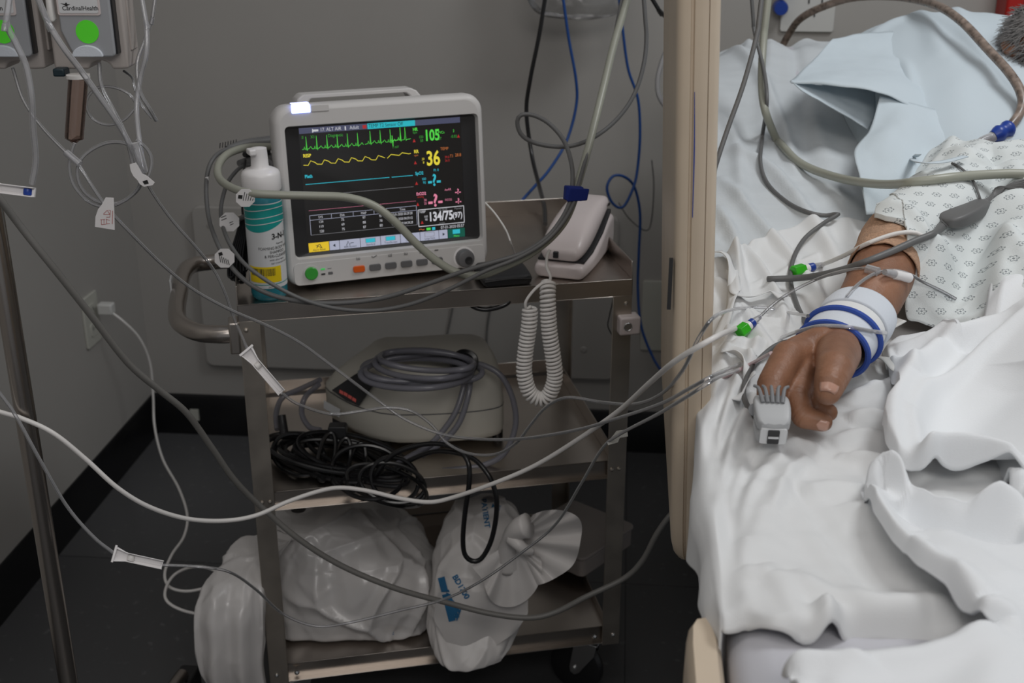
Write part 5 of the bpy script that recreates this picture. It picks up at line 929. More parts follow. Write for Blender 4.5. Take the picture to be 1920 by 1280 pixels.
# hair
rr = random.Random(11); mb = MB(); hm = []
cap_ = MB(); n_ = 40
Gc = np.array([[hc+np.array([0, .012, 0])+.0835*np.array([math.sin(p_)*math.cos(t_), math.cos(p_)*.98, math.sin(p_)*math.sin(t_)]) for t_ in np.linspace(0, 2*math.pi, 48, endpoint=False)] for p_ in np.linspace(.02, 1.95, 24)]); mb.grid(Gc, closed=True)
for i in range(3600):
    a = rr.uniform(0, 2*math.pi); c_ = rr.uniform(-.85, 1); s_ = math.sqrt(1-c_*c_); d = np.array([s_*math.cos(a), s_*math.sin(a), c_])
    if d@fwd > (.62 if abs(d[0]) > .6 else .35): continue
    c0 = hc+np.array([0, .015, 0]); p = c0+d*.083; tn = np.array([d[2]*.3+rr.uniform(-.5, .5), rr.uniform(.0, .9), -abs(d[0])*.5+rr.uniform(-.5, .3)]); tn -= d*(tn@d); tn /= np.linalg.norm(tn)+1e-6; Ls = rr.uniform(.02, .038)
    mb.tube([p, p+tn*Ls*.5+d*.004, p+tn*Ls+d*rr.uniform(.004, .014)], [.0009, .0008, .0003], 3, cap=False)
o = mb.build('hair', ['hair'], person, ang=180); M['hair'].node_tree.nodes['Principled BSDF'].inputs['Base Color'].default_value = (.22, .21, .205, 1)
# ---------------------------------------------------------------- gown with a small flower print
gm = mat('printed_gown', (.68, .71, .71), .85, spec=.2, bump=.25, bscale=700); nt = gm.node_tree; L = nt.links.new; b = nt.nodes['Principled BSDF']
def mth(op, a, b_=None, c_=None):
    n = nt.nodes.new('ShaderNodeMath'); n.operation = op
    for i, x in enumerate((a, b_, c_)):
        if x is None: continue
        if isinstance(x, (int, float)): n.inputs[i].default_value = x
        else: L(x, n.inputs[i])
    return n.outputs[0]
uvn = nt.nodes.new('ShaderNodeUVMap'); sp = nt.nodes.new('ShaderNodeSeparateXYZ'); L(uvn.outputs[0], sp.inputs[0])
CS = 1/.022; X = mth('MULTIPLY', sp.outputs[0], CS); Yv = mth('MULTIPLY', sp.outputs[1], CS*.8); row = mth('FLOOR', Yv); X2 = mth('ADD', X, mth('MULTIPLY', mth('MODULO', mth('ABSOLUTE', row), 2), .5)); col_ = mth('FLOOR', X2)
fx = mth('SUBTRACT', mth('FRACT', X2), .5); fy = mth('MULTIPLY', mth('SUBTRACT', mth('FRACT', Yv), .5), 1.25); rad = mth('SQRT', mth('ADD', mth('MULTIPLY', fx, fx), mth('MULTIPLY', fy, fy))); th_ = mth('ARCTAN2', fy, fx)
pet = mth('ADD', .13, mth('MULTIPLY', .13, mth('ABSOLUTE', mth('COSINE', mth('MULTIPLY', th_, 3))))); ringd = mth('LESS_THAN', mth('ABSOLUTE', mth('SUBTRACT', rad, pet)), .030); cen = mth('LESS_THAN', rad, .062)
spk = mth('MULTIPLY', mth('LESS_THAN', mth('ABSOLUTE', mth('SINE', mth('MULTIPLY', th_, 3))), .22), mth('LESS_THAN', rad, .20)); allm = mth('MAXIMUM', ringd, cen)
mx = nt.nodes.new('ShaderNodeMix'); mx.data_type = 'RGBA'; L(mth('MULTIPLY', allm, .85), mx.inputs[0]); mx.inputs[6].default_value = (.68, .715, .715, 1); mx.inputs[7].default_value = (.16, .185, .20, 1); L(mx.outputs[2], b.inputs['Base Color']); M['gown'] = gm
RG = Ridges(1.0)
for P, a, w in (([(1660, 350), (1720, 330), (1780, 330), (1830, 350)], .018, .018), ([(1640, 392), (1700, 402), (1750, 418), (1800, 420)], .012, .010), ([(1740, 325), (1790, 290), (1850, 275), (1920, 275)], .016, .014), ([(1790, 330), (1850, 335), (1925, 345)], -.012, .012), ([(1840, 320), (1870, 350), (1880, 380)], -.008, .010),
 ([(1760, 440), (1800, 400), (1850, 385), (1925, 385)], .022, .018), ([(1890, 400), (1880, 460), (1895, 520)], .020, .013), ([(1830, 440), (1870, 455), (1880, 500), (1860, 530)], -.020, .016), ([(1760, 490), (1810, 480), (1850, 490)], .014, .010), ([(1745, 510), (1790, 520), (1840, 545)], -.010, .010), ([(1720, 530), (1760, 555), (1800, 570)], .010, .010),
 ([(1705, 575), (1760, 580), (1830, 560), (1880, 520)], .012, .010), ([(1745, 440), (1725, 490), (1702, 530), (1702, 580)], .010, .010), ([(1800, 500), (1830, 530), (1850, 560)], .010, .008), ([(1860, 410), (1900, 420), (1925, 440)], .014, .010)): RG.add(P, a, w, z=.995)
AEZ = np.array([mid, elb, upp, sho])[:, 2]; AER = np.array([.036, .042, .048, .058]); ae = UV(np.array([mid, elb, upp, sho]))
def armb(u, v):
    top = np.full(u.shape, 0.); P = np.stack([u, v], -1); best = np.full(u.shape, 9.)
    for i in range(3):
        a, b_ = ae[i], ae[i+1]; d = b_-a; t = np.clip(((P-a)@d)/(d@d), 0, 1); e = P-a-t[..., None]*d; D_i = np.sqrt((e*e).sum(-1)); zc = AEZ[i]+(AEZ[i+1]-AEZ[i])*t; rc = AER[i]+(AER[i+1]-AER[i])*t+.012; top = np.maximum(top, zc+np.sqrt(np.clip(rc*rc-D_i*D_i, 0, 1))); best = np.minimum(best, D_i)
    return best, top
def Hg(u, v):
    base = Hs(u, v)+.012; tor = .965+.055*sst(.5, .90, v)+.035*np.exp(-((u-.6)/.2)**2); ab, at_ = armb(u, v); a = sst(.25, .42, u)*(1-sst(1.10, 1.22, v))*(1-sst(.93, 1.0, u))
    body = np.maximum(base, base*(1-a)+tor*a); k = np.clip((.098-ab)/.055, 0, 1); k = k*k*(3-2*k)*sst(.56, .64, v)
    return body*(1-k)+np.maximum(at_, body)*k+RG(u, v)*.8+(.008*vn(u, v, 13, 41)+.003*vn(u, v, 34, 42))
gA = [(1640, 399), (1662, 406), (1700, 417), (1742, 430), (1744, 455), (1738, 482), (1714, 500), (1700, 530), (1697, 565), (1702, 592), (1750, 603), (1800, 600), (1860, 572), (1925, 542), (2000, 510), (2080, 480)]
gB = [(1640, 396), (1650, 366), (1680, 340), (1708, 322), (1726, 300), (1742, 276), (1770, 262), (1815, 262), (1860, 264), (1925, 256), (1990, 252), (2080, 248)]
a = UV(np.array([onH(p[0], p[1], Hg) for p in gA[:-2]])); b_ = UV(np.array([onH(p[0], p[1], Hg) for p in gB[:-2]])); vA, vB = min(a[-1, 1], .52), max(b_[-1, 1]-.03, .9); a = lin(np.vstack([a, [[.5, vA], [.66, vA-.02], [.82, vA-.02], [.97, vA]]]), 330, 2); b_ = lin(np.vstack([b_, [[.56, vB-.02], [.66, vB-.05], [.80, vB-.02], [.97, vB-.08]]]), 330, 2); print('gown', a[-5:], b_[-5:])
t = np.linspace(0, 1, 190)[None, :, None]; g = a[:, None]*(1-t)+b_[:, None]*t; u, v = g[..., 0], g[..., 1]; z = Hg(u, v)
for k, f in enumerate((1., .8, .5, .25, .1)): z[:, k] -= .006*f; z[:, -1-k] -= .006*f
mb = MB().grid(BWP(u, v, z)); go = mb.build('gown', 'gown', person, ang=180, solid=.0016)
me = go.data; uvl = me.uv_layers.new(name='uv'); U = np.stack([u.ravel(), v.ravel()], 1); zf = z.ravel(); li = np.zeros(len(me.loops), int); me.loops.foreach_get('vertex_index', li); co = np.zeros(len(me.vertices)*3); me.vertices.foreach_get('co', co); co = co.reshape(-1, 3); uv_ = UV(co); uv_[:, 1] += (co[:, 2]-.95)*1.1; uvl.data.foreach_set('uv', uv_[li].ravel())
go['label'] = 'white gown with a small grey flower print'
band('gown_tie', [onS(1722, 288, .02, Hg), onS(1712, 298, .015, Hg), onS(1730, 304, .012, Hg), onS(1770, 302, .012, Hg), onS(1810, 292, .01, Hg)], .009, 'pillow', None, None, par=person)
sheetpts('gown_collar', [[(1755, 292, 1.80), (1790, 268, 1.86), (1840, 262, 1.88), (1900, 268, 1.88), (1960, 270, 1.88)], [(1770, 300, 1.78), (1800, 284, 1.82), (1845, 276, 1.84), (1900, 282, 1.84), (1960, 285, 1.84)]], 'gown', person, sd=3, res=(14, 40))
sheetpts('sleeve_lining', [[(1600, 398, 1.74), (1640, 400, 1.74), (1680, 404, 1.74)], [(1625, 412, 1.71), (1655, 414, 1.71), (1700, 416, 1.71)], [(1650, 425, 1.68), (1672, 424, 1.68), (1695, 424, 1.68)]], 'gown', person, sd=4, res=(14, 30))
# elastic bandage over the elbow, cuff and wrist straps
def sleeve(name, P, rads, m, par, n=48, res=40, fl=1., wob=0., sd=0, label=None, th=.0014):
    P = [np.array(p, float) for p in P]; Q = cat(np.array(P), res); T = np.gradient(Q, axis=0); T /= np.linalg.norm(T, axis=1)[:, None]; rr_ = np.interp(np.linspace(0, 1, res), np.linspace(0, 1, len(rads)), rads); G = []
    for i in range(res):
        s_ = np.cross(T[i], [0, 0, 1]); s_ /= np.linalg.norm(s_); u_ = np.cross(s_, T[i]); G.append([Q[i]+rr_[i]*(s_*math.cos(2*math.pi*j/n)+u_*math.sin(2*math.pi*j/n)*fl) for j in range(n)])
    G = np.array(G)
    if wob: d = vnoise(G.reshape(-1, 3), 45, 2, sd).reshape(G.shape[:2])*wob; G[..., 2] += d
    o = MB().grid(G, closed=True).build(name, m, par, ang=180, solid=th)
    if label: o['label'] = label
    return o
mix = lambda a, b_, t: np.array(a)*(1-t)+np.array(b_)*t
sleeve('elastic_bandage', [mix(mid, elb, .42), mix(mid, elb, .75), elb, mix(elb, upp, .35), mix(elb, upp, .62)], [.0415, .0435, .0455, .0465, .0490], 'bandage', person, wob=.003, label='tan elastic bandage over the elbow')
sleeve('elastic_bandage', [mix(mid, elb, .40), mix(mid, elb, .58)], [.0425, .0440], 'bandage', person, wob=.003, res=10)
c0 = P_(1553, 664, .905); c1 = P_(1608, 596, .918)
cuff = thing('wrist_cuff', None, None, (0, 0, 0)); 
cuff.parent = person
ax = (c1-c0)/np.linalg.norm(c1-c0)
def ringp(t0, t1, rads, m, nm, **k): return sleeve(nm, [mix(c0, c1, t0), mix(c0, c1, (t0+t1)/2), mix(c0, c1, t1)], rads, m, cuff, res=14, fl=.82, **k)
ringp(.16, .46, [.0385, .0400, .0400], 'foam', 'white_band', th=.003); ringp(.50, .72, [.0405, .0410, .0400], 'sheet', 'padded_band', th=.004); ringp(.74, 1.12, [.0415, .0430, .0410], 'foam', 'foam_sleeve', th=.005)
for t0, r0 in ((.13, .0392), (.48, .0418)):
    n = 60; s_ = np.cross(ax, [0, 0, 1]); s_ /= np.linalg.norm(s_); u_ = np.cross(s_, ax); MB().tube([mix(c0, c1, t0)+r0*(s_*math.cos(2*math.pi*j/n)+u_*.82*math.sin(2*math.pi*j/n)) for j in range(n)], .0034, 8, None, True).build('blue_binding', 'bluestripe', cuff)
cuff['label'] = 'pale blue foam wrist cuff with two dark blue bindings'
idb = band('identity_band', [onS(1640, 668, .012), onS(1662, 672, .022), onS(1680, 690, .018), onS(1700, 712, .008)], .013, 'platew', 'printed white identity band hanging from the cuff onto the sheet', 'band')
idb2 = band('identity_band', [onS(1650, 622, .035), onS(1665, 612, .045), onS(1690, 598, .045)], .014, 'platew', 'folded white band end sticking up between cuff and gown', 'band')
# ---------------------------------------------------------------- infusion lines, hoses and sensor cables
def treeof(objs):
    V = []; F = []
    for ob in objs:
        n = len(V); Mw = Matrix.Translation(ob.location) @ ob.rotation_euler.to_matrix().to_4x4(); V += [Mw @ v.co for v in ob.data.vertices]; F += [tuple(i+n for i in p.vertices) for p in ob.data.polygons]
    return BVHTree.FromPolygons(V, F)
def kids(ob): return [ob]*(ob.type == 'MESH')+[k for c in COL.objects if c.parent == ob for k in kids(c)]
BED = treeof([k for nm in ('draw_sheet', 'fitted_sheet', 'mattress', 'pillow', 'person', 'blanket') for k in kids(bpy.data.objects[nm]) if not k.name.startswith('hair')])
def surf(px, py, dz=.004):
    """a point resting just above whatever bed surface the photo shows at a pixel"""
    d = Vector(ray(px, py)).normalized(); h_ = BED.ray_cast(Vector((0, 0, CH)), d); return np.array(h_[0]-d*dz) if h_[0] else onS(px, py, dz)
def dr(P, r, it=30, n=44):
    """a line laid over whatever it crosses on the bed, pulled slightly taut"""
    Q = cat([(p[0], p[1], 0) for p in P], n); D = []; o_ = Vector((0, 0, CH))
    for q in Q: d = Vector(ray(q[0], q[1])).normalized(); h_ = BED.ray_cast(o_, d); D.append(((h_[0]-o_).length if h_[0] else np.linalg.norm(onS(q[0], q[1], r)-np.array([0, 0, CH])))-r*1.1-.0006)
    D = np.array(D); 
    for _ in range(it): D[1:-1] = np.minimum(D[1:-1], (D[:-2]+D[2:])/2)
    return [(np.array([0, 0, CH])+np.array(Vector(ray(q[0], q[1])).normalized())*d_,) for q, d_ in zip(Q, D)]
def Sf(px, py, dz=.0035, H=None): return (surf(px, py, min(dz, .010)+.0012),)
CL_ = 'clear infusion lines'
def clamp(name, p0, p1, wd, label, Y=None, blue=False, lift=.0):
    a, b = np.array(PY(*p0)), np.array(PY(*p1)); ax = b-a; Ln = np.linalg.norm(ax); ax /= Ln; up = np.cross(ax, np.array(ray((p0[0]+p1[0])/2, (p0[1]+p1[1])/2))); up /= np.linalg.norm(up); nn = np.cross(ax, up)
    Mx = Matrix([[ax[0], up[0], nn[0]], [ax[1], up[1], nn[1]], [ax[2], up[2], nn[2]]])
    t = thing(name, label, 'clamp', (0, 0, 0)); T4 = Matrix.Translation(Vector(a)) @ Mx.to_4x4()
    def mk(): m = MB(); m.T = T4; return m
    m = mk(); w0, w1 = wd*1.25, wd*.8; d = wd*.42
    m.prism([(0, -w0/2-.0), (Ln*.22, -w1/2-.0008), (Ln*.28, -w1/2), (Ln, -w1/2), (Ln, w1/2), (Ln*.28, w1/2), (Ln*.22, w1/2+.0008), (0, w0/2+.002)], -d, -d*.2, 'z')
    for s_ in (-1, 1): m.prism([(0, s_*w0/2), (Ln*.25, s_*w1/2), (Ln, s_*w1/2), (Ln, s_*(w1/2-.0012)), (Ln*.25, s_*(w1/2-.0012)), (0, s_*(w0/2-.0012))], -d, d, 'z')
    m.prism([(-.001, -w0/2-.001), (.002, -w0/2-.001), (.002, w0/2+.003), (-.001, w0/2+.003)], -d*1.1, d*1.1, 'z'); m.prism([(Ln*.3, -w1*.18), (Ln*.97, -w1*.14), (Ln*.97, w1*.30), (Ln*.3, w1*.30)], -d*.8, -d*.1, 'z')
    m.build('clamp_body', 'white', t, bevel=.0005, seg=2)
    m = mk(); m.lathe([(0, -.0035), (wd*.30, -.0035), (wd*.34, -.002), (wd*.34, .002), (wd*.30, .0035), (0, .0035)], n=26, r=rot(R(90)), c=(Ln*(.86 if blue else .35), 0, -d*.1)); m.build('roller_wheel', 'blue' if blue else 'whitel', t)
    return t
clamp('roller_clamp', (460, 657, 1.50), (528, 736, 1.49), .0145, 'white roller clamp hanging diagonally in front of the left cart leg')
clamp('roller_clamp', (213, 1039, 1.40), (305, 1059, 1.41), .0150, 'white roller clamp low at the left, above the dark floor')
clamp('roller_clamp', (-25, 350, 1.30), (64, 361, 1.30), .0135, 'white roller clamp with a blue wheel at the left edge under the pumps', blue=True)
def tube(name, P, r, m, label, c='tube', **k): return cord(name, P, r, m, label, c, **k)
tube('infusion_line', [(20, -25, 1.30), (12, 40, 1.29), (28, 78, 1.29), (48, 122, 1.29), (59, 180, 1.29), (62, 240, 1.295), (67, 300, 1.30), (60, 345, 1.30)], .0034, 'clearw', 'milky clear tube curving from the left pump down to the blue-wheeled clamp')
tube('infusion_line', [(62, -25, 1.36), (88, 38, 1.36), (118, 88, 1.36), (150, 130, 1.37), (182, 175, 1.38), (215, 222, 1.39), (240, 265, 1.40), (266, 322, 1.41)], .0034, 'clearw', 'clear tube crossing diagonally over the front of the right pump')
tube('infusion_line', [(186, 118, 1.46), (190, 160, 1.45), (212, 205, 1.44), (234, 250, 1.42), (250, 310, 1.41)], .0024, 'clear', 'clear tube coming out of the arch under the right pump')
tube('infusion_line', [(262, -25, 1.48), (274, 45, 1.47), (274, 100, 1.46), (262, 150, 1.46), (256, 205, 1.45), (262, 270, 1.43), (272, 320, 1.41)], .0030, 'clearw', 'milky tube falling past the right side of the right pump')
tube('infusion_line', [(294, -25, 1.50), (286, 30, 1.49), (270, 78, 1.48), (257, 120, 1.47), (262, 170, 1.46), (278, 200, 1.46), (293, 226, 1.47)], .0024, 'clear', 'clear tube ending in a free tip beside the right pump')
tube('infusion_line', [(232, 133, 1.50), (248, 146, 1.49), (254, 170, 1.48), (268, 200, 1.47), (285, 222, 1.47)], .0016, 'clear', 'very thin clear tube behind the right pump bottom corner')
tube('infusion_line', [(258, 200, 1.47), (244, 178, 1.47), (215, 164, 1.47), (184, 164, 1.47), (165, 182, 1.465), (163, 205, 1.46), (178, 226, 1.46), (205, 234, 1.46), (232, 225, 1.46), (256, 200, 1.465)], .0017, 'clear', 'thin clear loop of tubing beside the drip chamber')
tube('infusion_line', [(24, 128, 1.46), (44, 188, 1.44), (80, 240, 1.42), (125, 287, 1.40), (148, 310, 1.395), (172, 348, 1.39), (200, 388, 1.39), (240, 432, 1.40), (300, 492, 1.43), (360, 541, 1.46), (430, 580, 1.49), (500, 610, 1.52), (560, 641, 1.54), (620, 684, 1.55), (700, 744, 1.55), (760, 786, 1.54), (830, 814, 1.52), (900, 823, 1.49), (980, 822, 1.45), (1080, 806, 1.39), (1160, 783, 1.33), (1240, 756, 1.22), (1300, 724, 1.13), (1345, 700, 1.135)]+[Sf(1385, 683), Sf(1420, 668)], .0021, 'clear', 'longest clear line, from the left pump across the cart front to the wrist')
cn = MB().tube(wp([(124, 286, 1.40), (150, 308, 1.393)]), .0042, 12, 6).build('line_connector', 'clearw'); tag(cn, 'short clear junction piece on the long line below the drip chamber', 'connector')
tube('infusion_line', [(266, 322, 1.41), (285, 360, 1.42), (322, 412, 1.44), (366, 462, 1.46), (400, 505, 1.48), (420, 545, 1.49), (437, 592, 1.50), (464, 655, 1.50)], .0019, 'clear', 'clear line dropping from the tag bundle to the diagonal clamp')
tube('infusion_line', [(528, 737, 1.49), (560, 758, 1.50), (620, 776, 1.52), (680, 770, 1.53), (725, 764, 1.54), (770, 770, 1.54), (808, 795, 1.54), (838, 830, 1.53), (880, 850, 1.51), (930, 851, 1.49), (968, 830, 1.47), (995, 796, 1.45), (1025, 762, 1.43), (1065, 745, 1.41), (1130, 754, 1.38), (1190, 757, 1.33), (1240, 738, 1.25), (1280, 694, 1.16), (1312, 630, 1.14), (1345, 590, 1.155)]+[Sf(1395, 577, .01), Sf(1440, 577, .012), Sf(1480, 586, .012), Sf(1515, 592, .02)], .0020, 'clear', 'clear line leaving the diagonal clamp and dipping below the pump on the cart')
tube('infusion_line', [(-15, 718, 1.34), (25, 772, 1.35), (75, 862, 1.36), (125, 948, 1.38), (175, 1006, 1.39), (214, 1037, 1.40)], .0022, 'clearw', 'clear line running across the pole down to the low clamp')
tube('infusion_line', [(305, 1059, 1.41), (370, 1062, 1.42), (430, 1072, 1.44), (480, 1105, 1.47), (530, 1150, 1.50), (590, 1173, 1.51), (650, 1168, 1.51), (750, 1144, 1.51), (830, 1124, 1.50), (900, 1090, 1.48), (980, 1034, 1.46), (1042, 982, 1.44), (1090, 906, 1.41), (1128, 842, 1.37), (1160, 815, 1.33), (1230, 778, 1.20), (1290, 742, 1.12), (1345, 708, 1.125)]+[Sf(1390, 690), Sf(1440, 660)], .0020, 'clear', 'clear line leaving the low clamp and rising past the bags to the bed')
tf = MB().prism([(0, 0), (.012, .004), (.014, .010), (.024, .012), (.023, .021), (.010, .019), (.006, .013), (-.001, .003)], -.0007, .0007, 'y', r=rot(0, R(0), 0), c=tuple(PY(1140, 834, 1.355))).build('tape_flag', 'tape'); tag(tf, 'ragged flag of medical tape stuck round the rising clear line', 'tape')
tube('infusion_line', [Sf(1330, 716, .01), Sf(1372, 700, .01), Sf(1412, 680, .006), Sf(1446, 662, .004)], .0022, mat('pink_line', (.50, .36, .37), .3), 'short pinkish line lying beside the back of the hand')
tube('white_hose', [(-20, 766, 1.38), (40, 784, 1.38), (100, 812, 1.38), (160, 860, 1.39), (220, 914, 1.40), (280, 950, 1.42), (350, 972, 1.45), (420, 976, 1.48), (480, 966, 1.50), (540, 940, 1.52), (600, 920, 1.54), (640, 914, 1.55), (690, 920, 1.55), (750, 934, 1.54), (805, 941, 1.53), (850, 932, 1.52), (920, 908, 1.49), (1000, 874, 1.46), (1080, 826, 1.41), (1160, 770, 1.34), (1220, 716, 1.24), (1270, 674, 1.16), (1345, 630, 1.15)]+[Sf(1378, 616, .01), Sf(1400, 606, .012)], .0031, 'whitel', 'thick white hose sweeping across the whole picture from the left edge to the bed')
tube('grey_hose', [(-20, 345, 1.37), (20, 400, 1.375), (60, 452, 1.38), (110, 514, 1.39), (170, 590, 1.41), (240, 680, 1.44), (300, 732, 1.47), (350, 774, 1.50), (395, 836, 1.53), (440, 900, 1.56), (490, 950, 1.585), (560, 1010, 1.59), (640, 1060, 1.595), (740, 1102, 1.60), (840, 1130, 1.61), (920, 1150, 1.61), (990, 1158, 1.61), (1040, 1148, 1.615), (1100, 1118, 1.62), (1170, 1084, 1.63), (1205, 1050, 1.63), (1232, 1000, 1.63), (1262, 960, 1.64), (1296, 935, 1.68), (1335, 925, 1.74)], .0044, 'greyhose', 'thick translucent grey hose sagging from the upper left past the white bags')
for P, Y, lab in (([(266, 322), (262, 350), (240, 372), (205, 387), (170, 380), (140, 350), (130, 315), (134, 285), (140, 268)], 1.41, 'clear tubing loop hanging from the drip chamber outlet, outer turn'), ([(270, 325), (255, 358), (225, 380), (190, 380), (160, 362), (146, 335), (148, 305), (168, 283), (200, 268), (232, 268), (252, 280)], 1.405, 'clear tubing loop left of the clip, inner turn'), ([(256, 262), (276, 280), (284, 300), (280, 325), (270, 342)], 1.42, 'short clear bight of tubing right of the white clip')):
    tube('tubing_loop', [(x, y, Y+.006*math.sin(i)) for i, (x, y) in enumerate(P)], .0021, 'clear', lab)
tube('line_sleeve', [(252, 268, 1.405), (262, 300, 1.405), (268, 322, 1.408)], .0062, 'clearw', 'wide clear sleeve gathering the lines just above the white clip')
# tags
def flat(name, pts, Y, m, label, c, marks=(), th=.0006, mm='ink', rx=0):
    W = [PY(x, y, Y) for x, y in pts]; n = len(W); B = [p+np.array([0, th, 0]) for p in W]; o = MB().add(W+B, [tuple(range(n)), tuple(range(n, 2*n))[::-1]]+[(i, (i+1) % n, n+(i+1) % n, n+i) for i in range(n)]).build(name, m, smooth=False); tag(o, label, c)
    if marks:
        mb = MB()
        for q in marks: w_ = [PY(x, y, Y-.0004) for x, y in q]; mb.add(w_, [tuple(range(len(w_)))])
        mb.build('printed_marks', mm, o, smooth=False)
    return o
def bar(x0, y0, x1, y1, w): 
    d = np.array([x1-x0, y1-y0], float); d /= np.linalg.norm(d); n = np.array([-d[1], d[0]])*w/2; return [(x0+n[0], y0+n[1]), (x1+n[0], y1+n[1]), (x1-n[0], y1-n[1]), (x0-n[0], y0-n[1])]
flat('paper_tag', [(198, 370), (213, 371), (214, 393), (215, 431), (178, 425), (179, 406), (184, 392), (191, 383)], 1.385, 'white', 'white paper tag with red drawing hanging from the long clear line', 'tag', [bar(194, 401, 201, 394, .9), bar(201, 394, 206, 402, .9), bar(194, 402, 206, 402, .9), bar(203, 394, 207, 394, .8), bar(207, 394, 206, 407, .9), bar(199, 407, 206, 407, .9), bar(190, 412, 190, 421, .9), bar(188, 412, 197, 411, .9), bar(195, 411, 195, 419, .9), bar(199, 410, 200, 419, .9), bar(190, 421, 206, 419, .9), bar(211, 395, 210.5, 420, 1.1), bar(199, 411, 206, 413, .9)], mm='redink')
flat('clip_tag', [(243, 308), (256, 304), (266, 325), (276, 330), (290, 342), (286, 347), (270, 350), (262, 345), (258, 338), (250, 330), (245, 320)], 1.40, 'white', 'white plastic clip holding the bundle of clear lines together', 'clip', [[(267, 340), (276, 337), (279, 344), (271, 346)]])
def octo(cx, cy, r, a0=22): return [(cx+r*math.cos(R(a0+45*i)), cy+r*.95*math.sin(R(a0+45*i))) for i in range(8)]
flat('octagonal_tag', octo(421, 484, 20), 1.655, 'white', 'lower white octagonal tag, folded round the grey cables left of the bottle', 'tag', [bar(411+i*4, 478+i*2.2, 414+i*4, 492+i*1.2, 1.4) for i in range(5)]+[[(409, 474), (416, 472), (418, 478), (411, 480)]])
flat('octagonal_tag', octo(460, 371, 19), 1.640, 'white', 'upper white octagonal tag, on the sage hose at the bottle shoulder', 'tag', [bar(459+i*4, 360+i*3, 456+i*4.3, 376, 1.3) for i in range(5)]+[[(447, 365), (455, 366), (454, 373), (446, 372)]])
flat('octagonal_tag', octo(430, 416, 20), 1.72, 'white', 'middle white octagonal tag, on the black leads hanging behind the bottle', 'tag', [bar(414, 408, 424, 404, 1.5), bar(415, 413, 425, 409, 1.5), bar(430, 418, 437, 415, 1.2), bar(431, 422, 438, 419, 1.2)])
MB().tube(wp([(430, 478, 1.652), (445, 466, 1.655), (452, 480, 1.66)]), .005, 8, 10)
flat('cable_flag', [(385, 332), (391, 331), (391, 346), (385, 346)], 1.80, 'white', 'tiny white sleeve on the leftmost grey cable', 'tag')
# hose and cables of the monitor
tube('pressure_hose', [(530, 276, 1.93), (500, 275, 1.90), (460, 277, 1.85), (425, 290, 1.79), (409, 312, 1.75), (412, 335, 1.71), (435, 352, 1.67), (470, 362, 1.645), (520, 365, 1.645), (590, 367, 1.655), (650, 370, 1.665), (700, 385, 1.67), (740, 415, 1.67), (780, 456, 1.67), (820, 490, 1.67), (860, 512, 1.67), (900, 516, 1.665), (945, 500, 1.66), (990, 478, 1.66), (1030, 448, 1.665), (1058, 415, 1.68), (1074, 380, 1.70), (1082, 350, 1.72), (1105, 270, 1.78), (1130, 170, 1.85), (1152, 80, 1.90), (1182, -20, 1.95)], .0058, 'hose', 'thick sage-grey pressure hose looping in front of the monitor screen', 'hose')
tube('sensor_cable', [(520, 278, 1.95), (470, 276, 1.90), (425, 280, 1.86), (398, 300, 1.82), (387, 340, 1.80), (390, 400, 1.76), (405, 450, 1.70), (430, 495, 1.665), (465, 530, 1.65), (510, 553, 1.645), (570, 566, 1.645), (640, 568, 1.645), (720, 558, 1.645), (800, 533, 1.645), (870, 508, 1.645), (930, 490, 1.645), (980, 474, 1.65), (1025, 445, 1.655), (1052, 412, 1.67), (1068, 380, 1.69), (1073, 350, 1.71), (1072, 310, 1.74), (1058, 265, 1.78), (1030, 232, 1.80), (1000, 216, 1.81), (976, 216, 1.81), (970, 232, 1.81), (980, 255, 1.81), (1010, 270, 1.81), (1060, 275, 1.81), (1105, 262, 1.82), (1150, 230, 1.84), (1185, 185, 1.86), (1205, 130, 1.88), (1212, 70, 1.90), (1206, -20, 1.92)], .0033, 'greycable', 'grey sensor cable with a wide loop above the telephone', 'cable')
tube('sensor_cable', [(500, 315, 1.90), (460, 310, 1.86), (435, 330, 1.82), (421, 358, 1.79), (414, 400, 1.75), (425, 445, 1.70), (450, 485, 1.66), (480, 512, 1.645), (520, 538, 1.64), (570, 562, 1.638), (630, 578, 1.638), (700, 582, 1.638), (770, 570, 1.638), (840, 543, 1.638), (910, 508, 1.64), (970, 484, 1.645), (1020, 455, 1.65), (1055, 418, 1.665), (1076, 380, 1.69), (1085, 345, 1.715), (1108, 262, 1.785), (1132, 165, 1.855), (1150, 80, 1.905), (1170, -20, 1.955)], .0030, 'greycable', 'second grey sensor cable running just below its twin along the cart edge', 'cable')
bt = MB(); c_ = np.array(PY(1075, 362, 1.70)); bt.prism(rrect(.026, .019, .005, 5), -.010, .010, 'z', r=rot(R(-8), R(6), R(12)), c=tuple(c_)); bt.prism([(-.012, -.010), (.018, -.008), (.020, .009), (-.010, .011)], -.012, -.0085, 'y', r=rot(0, R(4), R(14)), c=tuple(c_)); bt = bt.build('hook_and_loop_tie', 'bluetie', bevel=.002); tag(bt, 'dark blue hook-and-loop tie bundling the hose and cables above the telephone', 'cable tie')
